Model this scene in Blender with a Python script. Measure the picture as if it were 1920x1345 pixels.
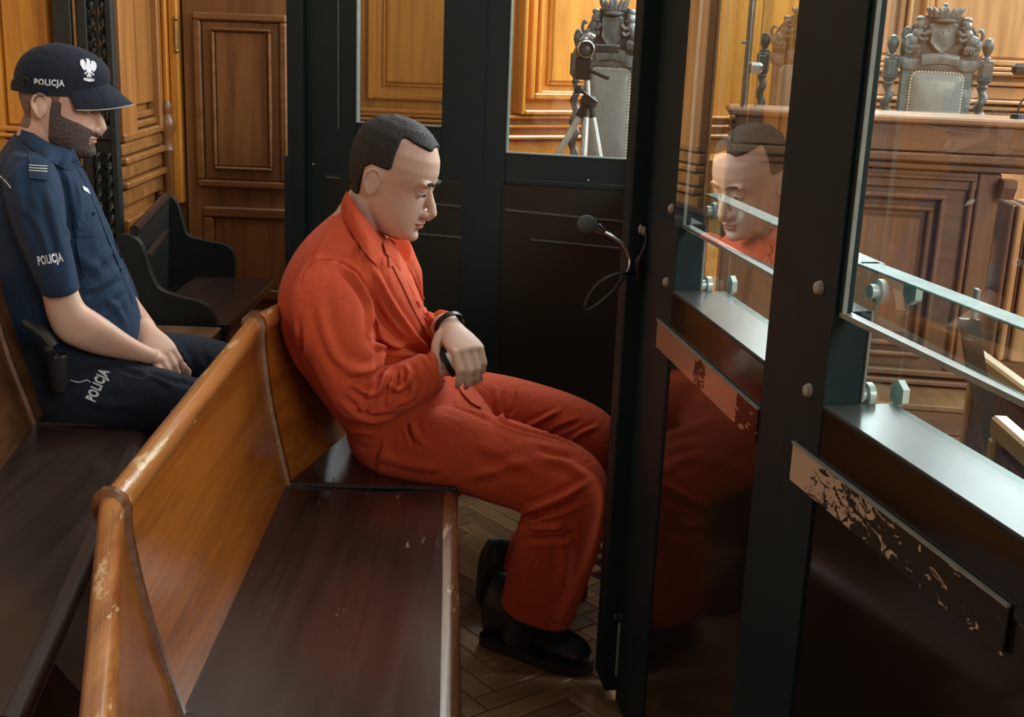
import bpy, bmesh, math, random
import numpy as np
from mathutils import Vector, Matrix
from mathutils.bvhtree import BVHTree

for _o in list(bpy.data.objects):
    bpy.data.objects.remove(_o)
SC = bpy.context.scene
COL = SC.collection
RAD = math.radians
random.seed(7)
RNG = np.random.default_rng(11)

# ------------------------------------------------------------------ camera
FPX, CAM_H, PITCH, ROLL = 2270.0, 1.48, RAD(15.1), RAD(2.24)
cF = np.array([0, math.cos(PITCH), -math.sin(PITCH)])
_r0 = np.array([1.0, 0, 0]); _u0 = np.array([0, math.sin(PITCH), math.cos(PITCH)])
cR = math.cos(ROLL) * _r0 + math.sin(ROLL) * _u0
cU = -math.sin(ROLL) * _r0 + math.cos(ROLL) * _u0
cC = np.array([0, 0, CAM_H])
cd = bpy.data.cameras.new('camera')
cd.sensor_fit = 'HORIZONTAL'; cd.sensor_width = 36.0
cd.lens = 36.0 * FPX / 1920.0
cd.clip_start = 0.02; cd.clip_end = 100
cam = bpy.data.objects.new('camera', cd); COL.objects.link(cam)
cam.matrix_world = Matrix(((cR[0], cU[0], -cF[0], cC[0]), (cR[1], cU[1], -cF[1], cC[1]),
                           (cR[2], cU[2], -cF[2], cC[2]), (0, 0, 0, 1)))
SC.camera = cam

# ------------------------------------------------------------------ view, world, daylight
vs = SC.view_settings
vs.view_transform = 'Standard'; vs.look = 'None'; vs.gamma = 1.0; vs.use_curve_mapping = False
vs.exposure = 0.35
w = bpy.data.worlds.new('world'); SC.world = w; w.use_nodes = True
bg = w.node_tree.nodes['Background']
bg.inputs['Color'].default_value = (0.80, 0.88, 1.0, 1); bg.inputs['Strength'].default_value = 0.08


def area(name, loc, target, sx, sy, power, col):
    l = bpy.data.lights.new(name, 'AREA'); l.shape = 'RECTANGLE'; l.size = sx; l.size_y = sy
    l.energy = power; l.color = col
    o = bpy.data.objects.new(name, l); COL.objects.link(o); o.location = loc
    d = Vector(target) - Vector(loc)
    o.rotation_euler = d.to_track_quat('-Z', 'Y').to_euler()
    return o


# tall courtroom windows: two high in the far wall, two in the right wall, one over the public seats, and an added soft fill overhead
area('window_daylight', (1.35, 6.55, 3.35), (0.0, 2.6, 0.9), 1.4, 2.5, 165, (0.86, 0.94, 1.0))
area('window_daylight', (3.3, 6.9, 3.2), (0.6, 2.0, 0.9), 1.4, 2.5, 125, (0.86, 0.94, 1.0))
for k, yy in enumerate((3.0, 6.2)):
    area('window_daylight', (5.6, yy, 3.9), (0, yy - 0.2, 1.0), 1.7, 2.6, 170, (0.93, 0.97, 1.0))
area('window_daylight', (3.6, -3.6, 4.0), (0.3, 6.4, 1.5), 2.6, 2.6, 290, (1.0, 0.96, 0.90))
area('overhead_fill', (1.6, 4.6, 5.3), (1.5, 4.7, 0), 5.0, 4.0, 125, (1.0, 0.96, 0.90))


# ------------------------------------------------------------------ pixel -> place in the room
def ray(x, y):
    return cF + cR * ((x - 960) / FPX) - cU * ((y - 672.5) / FPX)


def gz(x, y, z=0.0):          # where the sight line of a pixel meets height z
    d = ray(x, y); return cC + d * ((z - CAM_H) / d[2])


def gd(x, y, D):              # where it meets distance D
    d = ray(x, y); return cC + d * (D / d[1])


def gpl(x, y, p0, nrm):       # where it meets a plane
    d = ray(x, y); p0 = np.asarray(p0, float); nrm = np.asarray(nrm, float)
    return cC + d * (((p0 - cC) @ nrm) / (d @ nrm))


def proj(P):
    d = np.asarray(P, float) - cC; k = d @ cF
    return 960 + FPX * (d @ cR) / k, 672.5 - FPX * (d @ cU) / k


# ------------------------------------------------------------------ materials
def mat_base(name):
    m = bpy.data.materials.new(name); m.use_nodes = True
    nt = m.node_tree; b = nt.nodes['Principled BSDF']
    return m, nt, b


def nd(nt, t, **kw):
    n = nt.nodes.new(t)
    for k, v in kw.items():
        setattr(n, k, v)
    return n


def ramp(nt, src, stops):
    r = nd(nt, 'ShaderNodeValToRGB')
    while len(r.color_ramp.elements) < len(stops):
        r.color_ramp.elements.new(0.5)
    for e, (p, c) in zip(r.color_ramp.elements, stops):
        e.position = p; e.color = c if len(c) == 4 else (*c, 1)
    nt.links.new(src, r.inputs[0]); return r


def coords(nt, scale, rot=(0, 0, 0)):
    tc = nd(nt, 'ShaderNodeTexCoord'); mp = nd(nt, 'ShaderNodeMapping')
    mp.inputs['Scale'].default_value = scale; mp.inputs['Rotation'].default_value = rot
    nt.links.new(tc.outputs['Object'], mp.inputs['Vector']); return mp.outputs[0]


def noise(nt, vec, scale=1.0, detail=4.0, rough=0.55, dist=0.0):
    n = nd(nt, 'ShaderNodeTexNoise')
    n.inputs['Scale'].default_value = scale; n.inputs['Detail'].default_value = detail
    n.inputs['Roughness'].default_value = rough; n.inputs['Distortion'].default_value = dist
    nt.links.new(vec, n.inputs['Vector']); return n.outputs[0]


def bump(nt, b, h, strength=0.2, dist=0.002):
    bm = nd(nt, 'ShaderNodeBump'); bm.inputs['Strength'].default_value = strength
    bm.inputs['Distance'].default_value = dist
    nt.links.new(h, bm.inputs['Height']); nt.links.new(bm.outputs[0], b.inputs['Normal'])


def mixc(nt, fac, a, b):
    m = nd(nt, 'ShaderNodeMix', data_type='RGBA')
    for s, v in ((0, fac), (6, a), (7, b)):
        if hasattr(v, 'links') or hasattr(v, 'is_linked'):
            nt.links.new(v, m.inputs[s])
        elif s == 0:
            m.inputs[0].default_value = v
        else:
            m.inputs[s].default_value = (*v, 1)
    return m.outputs[2]


def wood(name, dark, light, axis='z', rough=0.28, grain=1.0, wear=None, wear_amt=0.60, coat=0.3, wear_scale=26):
    m, nt, b = mat_base(name)
    lo, hi = 1.1 * grain, 16.0 * grain
    sc = {'x': (lo, hi, hi), 'y': (hi, lo, hi), 'z': (hi, hi, lo)}[axis]
    v = coords(nt, sc)
    n1 = noise(nt, v, 1.0, 5, 0.6, 0.6)
    v2 = coords(nt, tuple(s * 9 if s > lo else s * 3 for s in sc))
    n2 = noise(nt, v2, 1.0, 3, 0.6)
    ad = nd(nt, 'ShaderNodeMath', operation='MULTIPLY_ADD'); ad.inputs[1].default_value = 0.35
    nt.links.new(n2, ad.inputs[0]); nt.links.new(n1, ad.inputs[2])
    r = ramp(nt, ad.outputs[0], [(0.42, dark), (0.78, light)])
    col = r.outputs[0]
    if wear:
        sw = {'x': (5, wear_scale, wear_scale), 'y': (wear_scale, 5, wear_scale), 'z': (wear_scale, wear_scale, 5)}[axis]
        wn = noise(nt, coords(nt, sw), 1.0, 6, 0.72, 0.3)
        wr = ramp(nt, wn, [(wear_amt, (0, 0, 0)), (wear_amt + 0.05, (1, 1, 1))])
        col = mixc(nt, wr.outputs[0], col, wear)
    nt.links.new(col, b.inputs['Base Color'])
    rr = nd(nt, 'ShaderNodeMapRange'); rr.inputs[3].default_value = rough * 0.75; rr.inputs[4].default_value = rough * 1.35
    nt.links.new(n1, rr.inputs[0]); nt.links.new(rr.outputs[0], b.inputs['Roughness'])
    b.inputs['Coat Weight'].default_value = coat; b.inputs['Coat Roughness'].default_value = 0.15
    bump(nt, b, ad.outputs[0], 0.18, 0.0015)
    return m


def plain(name, col, rough=0.5, metal=0.0, var=0.15, scale=30.0, bstr=0.08, spec=0.5, coat=0.0):
    m, nt, b = mat_base(name)
    n = noise(nt, coords(nt, (scale,) * 3), 1.0, 4)
    lo = tuple(c * (1 - var) for c in col); hi = tuple(min(1, c * (1 + var)) for c in col)
    r = ramp(nt, n, [(0.3, lo), (0.7, hi)])
    nt.links.new(r.outputs[0], b.inputs['Base Color'])
    b.inputs['Roughness'].default_value = rough; b.inputs['Metallic'].default_value = metal
    b.inputs['Specular IOR Level'].default_value = spec
    b.inputs['Coat Weight'].default_value = coat
    if bstr:
        bump(nt, b, n, bstr, 0.001)
    return m


def cloth(name, col, var=0.12, weave=900, rough=0.85, sheen=0.15, bstr=0.25):
    m, nt, b = mat_base(name)
    n = noise(nt, coords(nt, (7, 7, 7)), 1.0, 5, 0.6)
    r = ramp(nt, n, [(0.3, tuple(c * (1 - var) for c in col)), (0.7, tuple(c * (1 + var) for c in col))])
    nt.links.new(r.outputs[0], b.inputs['Base Color'])
    b.inputs['Roughness'].default_value = rough
    b.inputs['Sheen Weight'].default_value = sheen; b.inputs['Specular IOR Level'].default_value = 0.25
    n2 = noise(nt, coords(nt, (weave * 0.35,) * 3), 1.0, 2)
    n3 = noise(nt, coords(nt, (45, 45, 45)), 1.0, 3)
    ad = nd(nt, 'ShaderNodeMath', operation='MULTIPLY_ADD'); ad.inputs[1].default_value = 0.4
    nt.links.new(n2, ad.inputs[0]); nt.links.new(n3, ad.inputs[2])
    # soft crumples: ridges of a stretched noise under the weave
    n4 = noise(nt, coords(nt, (15, 15, 9), (0.4, 0.7, 0.3)), 1.0, 3, 0.5, 0.8)
    r1 = nd(nt, 'ShaderNodeMath', operation='SUBTRACT'); nt.links.new(n4, r1.inputs[0]); r1.inputs[1].default_value = 0.5
    r2 = nd(nt, 'ShaderNodeMath', operation='ABSOLUTE'); nt.links.new(r1.outputs[0], r2.inputs[0])
    r3 = ramp(nt, r2.outputs[0], [(0.0, (0, 0, 0)), (0.10, (1, 1, 1))])
    bm1 = nd(nt, 'ShaderNodeBump'); bm1.inputs['Strength'].default_value = 0.22; bm1.inputs['Distance'].default_value = 0.006
    nt.links.new(r3.outputs[0], bm1.inputs['Height'])
    bm2 = nd(nt, 'ShaderNodeBump'); bm2.inputs['Strength'].default_value = bstr; bm2.inputs['Distance'].default_value = 0.0012
    nt.links.new(ad.outputs[0], bm2.inputs['Height']); nt.links.new(bm1.outputs[0], bm2.inputs['Normal']); nt.links.new(bm2.outputs[0], b.inputs['Normal'])
    return m


def skin(name, col, red=(0.62, 0.25, 0.17)):
    m, nt, b = mat_base(name)
    n = noise(nt, coords(nt, (14, 14, 14)), 1.0, 4, 0.6)
    r = ramp(nt, n, [(0.35, col), (0.75, tuple(0.55 * a + 0.45 * q for a, q in zip(col, red)))])
    nt.links.new(r.outputs[0], b.inputs['Base Color'])
    b.inputs['Roughness'].default_value = 0.5
    b.inputs['Subsurface Weight'].default_value = 0.12
    b.inputs['Subsurface Radius'].default_value = (0.01, 0.004, 0.002)
    n2 = noise(nt, coords(nt, (260, 260, 260)), 1.0, 3)
    bump(nt, b, n2, 0.12, 0.0006)
    return m


def glass(name, tint, dirt=0.02, refl=1.0, ior=1.5, layers=1.7):
    m, nt, b = mat_base(name)
    nt.nodes.remove(b); out = nt.nodes['Material Output']
    tr = nd(nt, 'ShaderNodeBsdfTransparent'); tr.inputs[0].default_value = (*tint, 1)
    gl = nd(nt, 'ShaderNodeBsdfGlossy'); gl.inputs['Roughness'].default_value = 0.012
    gl.inputs[0].default_value = (refl, refl, refl, 1)
    fr = nd(nt, 'ShaderNodeFresnel'); fr.inputs[0].default_value = ior
    mx = nd(nt, 'ShaderNodeMixShader')
    geo = nd(nt, 'ShaderNodeNewGeometry')       # the sheet's two faces together mirror at the entry face only
    fm = nd(nt, 'ShaderNodeMath', operation='SUBTRACT'); fm.inputs[0].default_value = 1.0
    nt.links.new(geo.outputs['Backfacing'], fm.inputs[1])
    f2 = nd(nt, 'ShaderNodeMath', operation='MULTIPLY'); nt.links.new(fm.outputs[0], f2.inputs[0])
    f3 = nd(nt, 'ShaderNodeMath', operation='MULTIPLY'); f3.use_clamp = True; f3.inputs[1].default_value = layers
    nt.links.new(fr.outputs[0], f3.inputs[0]); nt.links.new(f3.outputs[0], f2.inputs[1])
    nt.links.new(f2.outputs[0], mx.inputs[0]); nt.links.new(tr.outputs[0], mx.inputs[1]); nt.links.new(gl.outputs[0], mx.inputs[2])
    df = nd(nt, 'ShaderNodeBsdfDiffuse'); df.inputs[0].default_value = (0.75, 0.78, 0.76, 1)
    mx2 = nd(nt, 'ShaderNodeMixShader')
    n = noise(nt, coords(nt, (3, 3, 3)), 1.0, 6, 0.7)
    mr = nd(nt, 'ShaderNodeMapRange'); mr.inputs[1].default_value = 0.4; mr.inputs[2].default_value = 0.8
    mr.inputs[3].default_value = dirt * 0.4; mr.inputs[4].default_value = dirt * 1.8
    nt.links.new(n, mr.inputs[0]); nt.links.new(mr.outputs[0], mx2.inputs[0])
    nt.links.new(mx.outputs[0], mx2.inputs[1]); nt.links.new(df.outputs[0], mx2.inputs[2])
    nt.links.new(mx2.outputs[0], out.inputs[0])
    return m


def peeled(name, paper, under, amt, scale, rough=0.35, metal=0.0, lo=None):
    """a stuck-on strip of which part has been scratched away; amt along the strip via object x"""
    m, nt, b = mat_base(name)
    tc = nd(nt, 'ShaderNodeTexCoord')
    n = noise(nt, coords(nt, scale), 1.0, 5, 0.62, 1.4)
    sx = nd(nt, 'ShaderNodeSeparateXYZ'); nt.links.new(tc.outputs['Generated'], sx.inputs[0])
    r = ramp(nt, sx.outputs[1], amt)
    sub = nd(nt, 'ShaderNodeMath', operation='ADD'); nt.links.new(n, sub.inputs[0]); nt.links.new(r.outputs[0], sub.inputs[1])
    st = ramp(nt, sub.outputs[0], [(0.985, (0, 0, 0)), (1.0, (1, 1, 1))])
    col = mixc(nt, st.outputs[0], paper, under)
    nt.links.new(col, b.inputs['Base Color'])
    b.inputs['Roughness'].default_value = rough
    mm = nd(nt, 'ShaderNodeMath', operation='MULTIPLY_ADD'); mm.inputs[1].default_value = -metal; mm.inputs[2].default_value = metal
    nt.links.new(st.outputs[0], mm.inputs[0]); nt.links.new(mm.outputs[0], b.inputs['Metallic'])
    inv = nd(nt, 'ShaderNodeMath', operation='SUBTRACT'); inv.inputs[0].default_value = 1.0
    nt.links.new(st.outputs[0], inv.inputs[1])
    bump(nt, b, inv.outputs[0], 0.5, 0.0006)
    return m


M = {}
M['wall_wood'] = wood('honey_oak_panelling', (0.41, 0.150, 0.018), (0.72, 0.310, 0.042), 'z', 0.30)
M['wall_wood_x'] = wood('honey_oak_rail', (0.38, 0.145, 0.020), (0.66, 0.285, 0.045), 'x', 0.26)
M['pale_wood'] = wood('haze_paled_oak_panelling', (0.36, 0.165, 0.060), (0.58, 0.30, 0.125), 'z', 0.36)  # oak paled in colour to imitate haze of the glass before it
M['hazed_wood_x'] = wood('haze_paled_oak_rail', (0.34, 0.155, 0.058), (0.54, 0.28, 0.12), 'x', 0.34)
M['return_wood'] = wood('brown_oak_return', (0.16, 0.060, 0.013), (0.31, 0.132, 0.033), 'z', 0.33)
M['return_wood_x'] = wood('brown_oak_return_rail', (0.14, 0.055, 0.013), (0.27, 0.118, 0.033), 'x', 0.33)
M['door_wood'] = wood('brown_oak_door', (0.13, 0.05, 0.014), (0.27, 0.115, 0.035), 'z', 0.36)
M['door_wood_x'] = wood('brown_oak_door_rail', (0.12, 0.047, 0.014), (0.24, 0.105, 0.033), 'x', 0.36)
M['judge_wood'] = wood('walnut_judge_desk', (0.11, 0.045, 0.018), (0.22, 0.10, 0.045), 'x', 0.4)
M['judge_wood_z'] = wood('walnut_judge_desk_stile', (0.12, 0.05, 0.02), (0.24, 0.11, 0.05), 'z', 0.4)
M['judge_top'] = wood('worn_desk_top', (0.22, 0.10, 0.045), (0.38, 0.19, 0.09), 'x', 0.35)
M['bench_back'] = wood('amber_bench_back', (0.17, 0.042, 0.006), (0.345, 0.105, 0.014), 'y', 0.22, wear=(0.03, 0.012, 0.004), wear_amt=0.74, coat=0.5)
M['bench_rail'] = wood('worn_amber_bench_rail', (0.20, 0.058, 0.010), (0.42, 0.16, 0.04), 'y', 0.2, wear=(0.62, 0.42, 0.22), wear_amt=0.585, coat=0.5)
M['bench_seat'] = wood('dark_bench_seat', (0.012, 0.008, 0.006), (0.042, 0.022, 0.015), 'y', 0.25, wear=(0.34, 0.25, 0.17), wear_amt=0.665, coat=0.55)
M['bench_edge'] = wood('worn_seat_edge', (0.05, 0.02, 0.01), (0.17, 0.07, 0.028), 'y', 0.2, wear=(0.50, 0.34, 0.19), wear_amt=0.56, coat=0.5)
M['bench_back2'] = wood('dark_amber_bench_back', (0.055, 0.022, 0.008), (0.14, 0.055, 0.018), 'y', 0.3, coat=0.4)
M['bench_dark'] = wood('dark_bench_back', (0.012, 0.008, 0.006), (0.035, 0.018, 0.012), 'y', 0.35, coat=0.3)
M['bench_seat2'] = wood('brown_bench_seat', (0.10, 0.045, 0.022), (0.22, 0.11, 0.055), 'y', 0.35)
M['parquet'] = [wood('parquet_oak_%d' % k, tuple(c * s for c in (0.23, 0.13, 0.06)), tuple(c * s for c in (0.41, 0.25, 0.125)), 'y', 0.42, coat=0.15) for k, s in ((1, 0.75), (2, 0.95), (3, 1.15))]
M['floor_base'] = plain('dark_floor_joints', (0.025, 0.014, 0.008), 0.8)
M['floor_far'] = wood('hall_floor', (0.14, 0.065, 0.025), (0.25, 0.13, 0.055), 'y', 0.4)
M['frame'] = plain('dark_green_paint', (0.0105, 0.026, 0.0295), 0.5, 0, 0.12, 14, 0.05, spec=0.22)
M['bead'] = plain('grey_green_bead', (0.13, 0.18, 0.165), 0.4)
M['strap'] = wood('dark_strap', (0.05, 0.018, 0.006), (0.16, 0.06, 0.018), 'y', 0.22, wear=(0.45, 0.3, 0.15), wear_amt=0.62, coat=0.5)
M['frame2'] = plain('dark_green_paint_wall', (0.0115, 0.0235, 0.0245), 0.46, 0, 0.12, 14, 0.06, spec=0.3)
M['frame_gloss'] = plain('black_gloss_paint', (0.008, 0.010, 0.010), 0.13, 0, 0.1, 9, 0.02, coat=0.3)
M['smoked'] = plain('smoked_acrylic', (0.016, 0.013, 0.010), 0.10, 0, 0.1, 4, 0.0, spec=0.6)
M['smoked_end'] = plain('smoked_end_panel', (0.017, 0.020, 0.015), 0.42, 0, 0.15, 4, 0.0, spec=0.35)
M['glimpsed_line'] = plain('olive_glimpsed_line', (0.05, 0.05, 0.042), 0.5)
M['ledge'] = plain('grey_gloss_ledge', (0.055, 0.058, 0.056), 0.24, 0.0, 0.08, 12, 0.02, spec=0.10)
M['edge_metal'] = plain('pale_edge_strip', (0.26, 0.30, 0.28), 0.4, 0.0)
M['plaster'] = plain('cream_plaster', (0.50, 0.46, 0.39), 0.8, 0, 0.05, 3, 0.05)
M['rivet'] = plain('grey_domed_rivet', (0.42, 0.38, 0.33), 0.5, 0.1)
M['steel'] = plain('brushed_steel', (0.62, 0.63, 0.63), 0.22, 1.0)
M['alu'] = plain('tripod_aluminium', (0.78, 0.82, 0.82), 0.35, 0.6)
M['pane'] = glass('clear_pane', (0.95, 0.98, 0.965), 0.004, 1.0, 1.5)
M['laminated'] = glass('laminated_security_glass', (0.82, 0.86, 0.84), 0.01, 1.0, 1.52, 3.6)
M['plate'] = glass('thick_glass_plate', (0.92, 0.97, 0.95), 0.002, 0.8, 1.45, 1.0)
M['glass_edge'] = plain('green_glass_edge', (0.14, 0.23, 0.205), 0.45, 0.0, 0.35, 25, 0.05, spec=0.1)
M['standoff'] = plain('frosted_standoff', (0.50, 0.60, 0.57), 0.3, 0.2)
M['black_plastic'] = plain('black_plastic', (0.014, 0.014, 0.014), 0.4)
M['camera_grey'] = plain('camcorder_shell', (0.10, 0.10, 0.10), 0.35)
M['lens'] = plain('lens_glass', (0.01, 0.01, 0.015), 0.05)
M['foam'] = plain('grey_mic_foam', (0.085, 0.10, 0.097), 0.95, 0, 0.3, 500, 0.5)
M['iron'] = plain('green_black_iron', (0.016, 0.021, 0.019), 0.4, 0.1, 0.3, 40, 0.2)
M['brass'] = plain('aged_brass', (0.42, 0.27, 0.10), 0.35, 0.8)
M['carved'] = plain('grey_carved_oak', (0.14, 0.16, 0.165), 0.42, 0.0, 0.35, 35, 0.3, coat=0.2)
M['carved_dark'] = plain('dark_carved_oak', (0.085, 0.092, 0.09), 0.4, 0.0, 0.35, 35, 0.3, coat=0.3)
M['leather'] = plain('grey_leather', (0.27, 0.295, 0.29), 0.38, 0, 0.10, 60, 0.2, coat=0.15)
M['nailhead'] = plain('nailhead_trim', (0.78, 0.74, 0.62), 0.4, 0.0)
M['maroon'] = cloth('maroon_upholstery', (0.085, 0.022, 0.026))
M['chair_wood'] = wood('chair_beech', (0.36, 0.19, 0.08), (0.52, 0.30, 0.15), 'y', 0.35)
M['suit'] = cloth('orange_red_twill', (0.58, 0.082, 0.030), 0.08, sheen=0.05)
M['suit_seam'] = cloth('orange_red_seam', (0.34, 0.04, 0.014), 0.1)
M['shirt'] = cloth('navy_shirt_cotton', (0.013, 0.030, 0.064), 0.12, sheen=0.03)
M['uniform'] = cloth('navy_trouser_twill', (0.012, 0.017, 0.028), 0.15, sheen=0.03)
M['cap'] = cloth('black_navy_cap', (0.011, 0.015, 0.025), 0.15, sheen=0.03)
M['white_print'] = plain('reflective_print', (0.62, 0.66, 0.68), 0.5, 0, 0.05)
M['silver'] = plain('silver_thread', (0.72, 0.75, 0.82), 0.45, 0.1)
M['grey_braid'] = plain('grey_braid', (0.36, 0.37, 0.34), 0.7)
M['skin1'] = skin('fair_skin', (0.62, 0.40, 0.30))
M['skin2'] = skin('fair_skin_tan', (0.68, 0.46, 0.36))
M['hair'] = plain('dark_cropped_hair', (0.022, 0.018, 0.014), 0.75, 0, 0.5, 300, 0.6)
M['stubble'] = plain('shaved_hair', (0.19, 0.115, 0.085), 0.7, 0, 0.25, 220, 0.3)
M['beard'] = plain('grey_brown_beard', (0.085, 0.062, 0.050), 0.85, 0, 0.55, 380, 0.7)
M['lip'] = plain('lips', (0.48, 0.20, 0.16), 0.45)
M['eye'] = plain('eye_white', (0.65, 0.62, 0.58), 0.2)
M['iris'] = plain('eye_iris', (0.03, 0.02, 0.015), 0.15)
M['shoe'] = plain('black_shoe_leather', (0.012, 0.014, 0.017), 0.42, 0, 0.2, 40, 0.15)
M['sole'] = plain('black_rubber_sole', (0.012, 0.012, 0.013), 0.7)
M['white_cotton'] = cloth('white_undershirt', (0.7, 0.7, 0.68))
M['cuff_metal'] = plain('black_handcuff_steel', (0.018, 0.013, 0.011), 0.35, 0.5)
M['tape_l'] = peeled('suit_tinted_tape', (0.55, 0.33, 0.22), (0.03, 0.012, 0.010), [(0.0, (0.62,) * 3), (0.16, (0.56,) * 3), (0.20, (0.0,) * 3), (0.42, (0.0,) * 3), (0.46, (0.56,) * 3), (0.55, (0.56,) * 3), (0.60, (0.0,) * 3)], (10, 22, 60), 0.2, 0.35)  # the suit's orange reflection is painted into the strip colour
M['tape_r'] = peeled('scratched_tape', (0.52, 0.40, 0.30), (0.012, 0.010, 0.008), [(0.0, (0.62,) * 3), (0.45, (0.58,) * 3), (0.78, (0.50,) * 3), (0.90, (0.38,) * 3), (1.0, (0.0,) * 3)], (30, 26, 60), 0.7, 0.0)


# ------------------------------------------------------------------ mesh helpers
class MB:
    """collects shapes; build() links them as ONE mesh object"""
    def __init__(self):
        self.v = []; self.f = []; self.mi = []

    def add(self, v, f, mi=0):
        o = len(self.v); self.v.extend([tuple(map(float, p)) for p in v])
        self.f.extend([tuple(i + o for i in q) for q in f]); self.mi.extend([mi] * len(f)); return self

    def build(self, name, mat, parent=None, smooth=True, **kw):
        return link(name, self.v, self.f, mat, parent, smooth, self.mi, **kw)


WPOS = {}


def wpos(o):
    p = Vector((0, 0, 0))
    while o is not None:
        p = p + o.location; o = o.parent
    return p


def link(name, v, f, mat, parent=None, smooth=True, mi=None, label=None, sharp=35):
    me = bpy.data.meshes.new(name)
    off = wpos(parent) if parent is not None else Vector((0, 0, 0))
    me.from_pydata([(p[0] - off.x, p[1] - off.y, p[2] - off.z) for p in v], [], f)
    for m in (mat if isinstance(mat, (list, tuple)) else [mat]):
        me.materials.append(m)
    if mi is not None and len(set(mi)) > 1:
        me.polygons.foreach_set('material_index', mi)
    fix_normals(me)
    if smooth:
        me.polygons.foreach_set('use_smooth', [True] * len(me.polygons))
        me.set_sharp_from_angle(angle=RAD(sharp))
    o = bpy.data.objects.new(name, me); COL.objects.link(o)
    if parent is not None:
        o.parent = parent
    if label:
        o['label'] = label
    return o


def fix_normals(me):
    bm = bmesh.new(); bm.from_mesh(me)
    bmesh.ops.recalc_face_normals(bm, faces=bm.faces); bm.to_mesh(me); bm.free()


def thing(name, label, cat, loc=(0, 0, 0), group=None):
    o = bpy.data.objects.new(name, None); COL.objects.link(o); o.location = loc
    o.empty_display_size = 0.1
    o['label'] = label; o['category'] = cat
    if group:
        o['group'] = group
    return o


def structure(o, label=None, cat=None):
    o['kind'] = 'structure'
    if label:
        o['label'] = label
    if cat:
        o['category'] = cat
    return o


def cuboid(c, ax, ay, az, hx, hy, hz, b=0.0):
    """oriented box, optionally with chamfered edges"""
    c = np.asarray(c, float)
    if b <= 0:
        v = [c + ax * (sx * hx) + ay * (sy * hy) + az * (sz * hz) for sx in (-1, 1) for sy in (-1, 1) for sz in (-1, 1)]
        f = [(0, 1, 3, 2), (4, 6, 7, 5), (0, 4, 5, 1), (2, 3, 7, 6), (0, 2, 6, 4), (1, 5, 7, 3)]
        return v, f
    b = min(b, hx * 0.9, hy * 0.9, hz * 0.9)
    idx = {}; v = []
    for sx in (-1, 1):
        for sy in (-1, 1):
            for sz in (-1, 1):
                for k in range(3):
                    h = [hx - b, hy - b, hz - b]; h[k] = (hx, hy, hz)[k]
                    idx[(sx, sy, sz, k)] = len(v)
                    v.append(c + ax * (sx * h[0]) + ay * (sy * h[1]) + az * (sz * h[2]))
    f = []
    for s in (-1, 1):
        f.append([idx[(s, a, d, 0)] for a, d in ((-1, -1), (-1, 1), (1, 1), (1, -1))])
        f.append([idx[(a, s, d, 1)] for a, d in ((-1, -1), (-1, 1), (1, 1), (1, -1))])
        f.append([idx[(a, d, s, 2)] for a, d in ((-1, -1), (-1, 1), (1, 1), (1, -1))])
    for a in (-1, 1):
        for d in (-1, 1):
            f.append([idx[(-1, a, d, 1)], idx[(1, a, d, 1)], idx[(1, a, d, 2)], idx[(-1, a, d, 2)]])
            f.append([idx[(a, -1, d, 0)], idx[(a, 1, d, 0)], idx[(a, 1, d, 2)], idx[(a, -1, d, 2)]])
            f.append([idx[(a, d, -1, 0)], idx[(a, d, 1, 0)], idx[(a, d, 1, 1)], idx[(a, d, -1, 1)]])
            for e in (-1, 1):
                f.append([idx[(a, d, e, 0)], idx[(a, d, e, 1)], idx[(a, d, e, 2)]])
    return v, f


EX, EY, EZ = np.array([1.0, 0, 0]), np.array([0, 1.0, 0]), np.array([0, 0, 1.0])


def wbox(x0, x1, y0, y1, z0, z1, b=0.0):
    return cuboid(((x0 + x1) / 2, (y0 + y1) / 2, (z0 + z1) / 2), EX, EY, EZ, (x1 - x0) / 2, (y1 - y0) / 2, (z1 - z0) / 2, b)


class Frame:
    """upright plane: s runs along azimuth az from p0, n points to the viewer's side"""
    def __init__(self, p0, az, flip=1):
        self.p = np.array([p0[0], p0[1], 0.0]); a = RAD(az)
        self.e = np.array([math.sin(a), math.cos(a), 0]); self.n = np.array([math.cos(a), -math.sin(a), 0]) * flip

    def box(self, s0, s1, n0, n1, z0, z1, b=0.0):
        c = self.p + self.e * (s0 + s1) / 2 + self.n * (n0 + n1) / 2 + EZ * (z0 + z1) / 2
        return cuboid(c, self.e, self.n, EZ, abs(s1 - s0) / 2, abs(n1 - n0) / 2, abs(z1 - z0) / 2, b)

    def P(self, s, n, z):
        return self.p + self.e * s + self.n * n + EZ * z

    def px(self, x, y, n=0.0):       # (s, z) of a pixel on the plane offset n
        q = gpl(x, y, self.p + self.n * n, self.n); return (q - self.p) @ self.e, q[2]


def loft(rings, cap=True):
    k = len(rings[0]); v = [p for r in rings for p in r]; f = []
    for i in range(len(rings) - 1):
        for j in range(k):
            a = i * k + j; b = i * k + (j + 1) % k
            f.append((a, b, b + k, a + k))
    if cap:
        f.append(tuple(range(k))[::-1]); n = (len(rings) - 1) * k; f.append(tuple(range(n, n + k)))
    return v, f


def unit(a):
    a = np.asarray(a, float); return a / (np.linalg.norm(a) + 1e-12)


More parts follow.
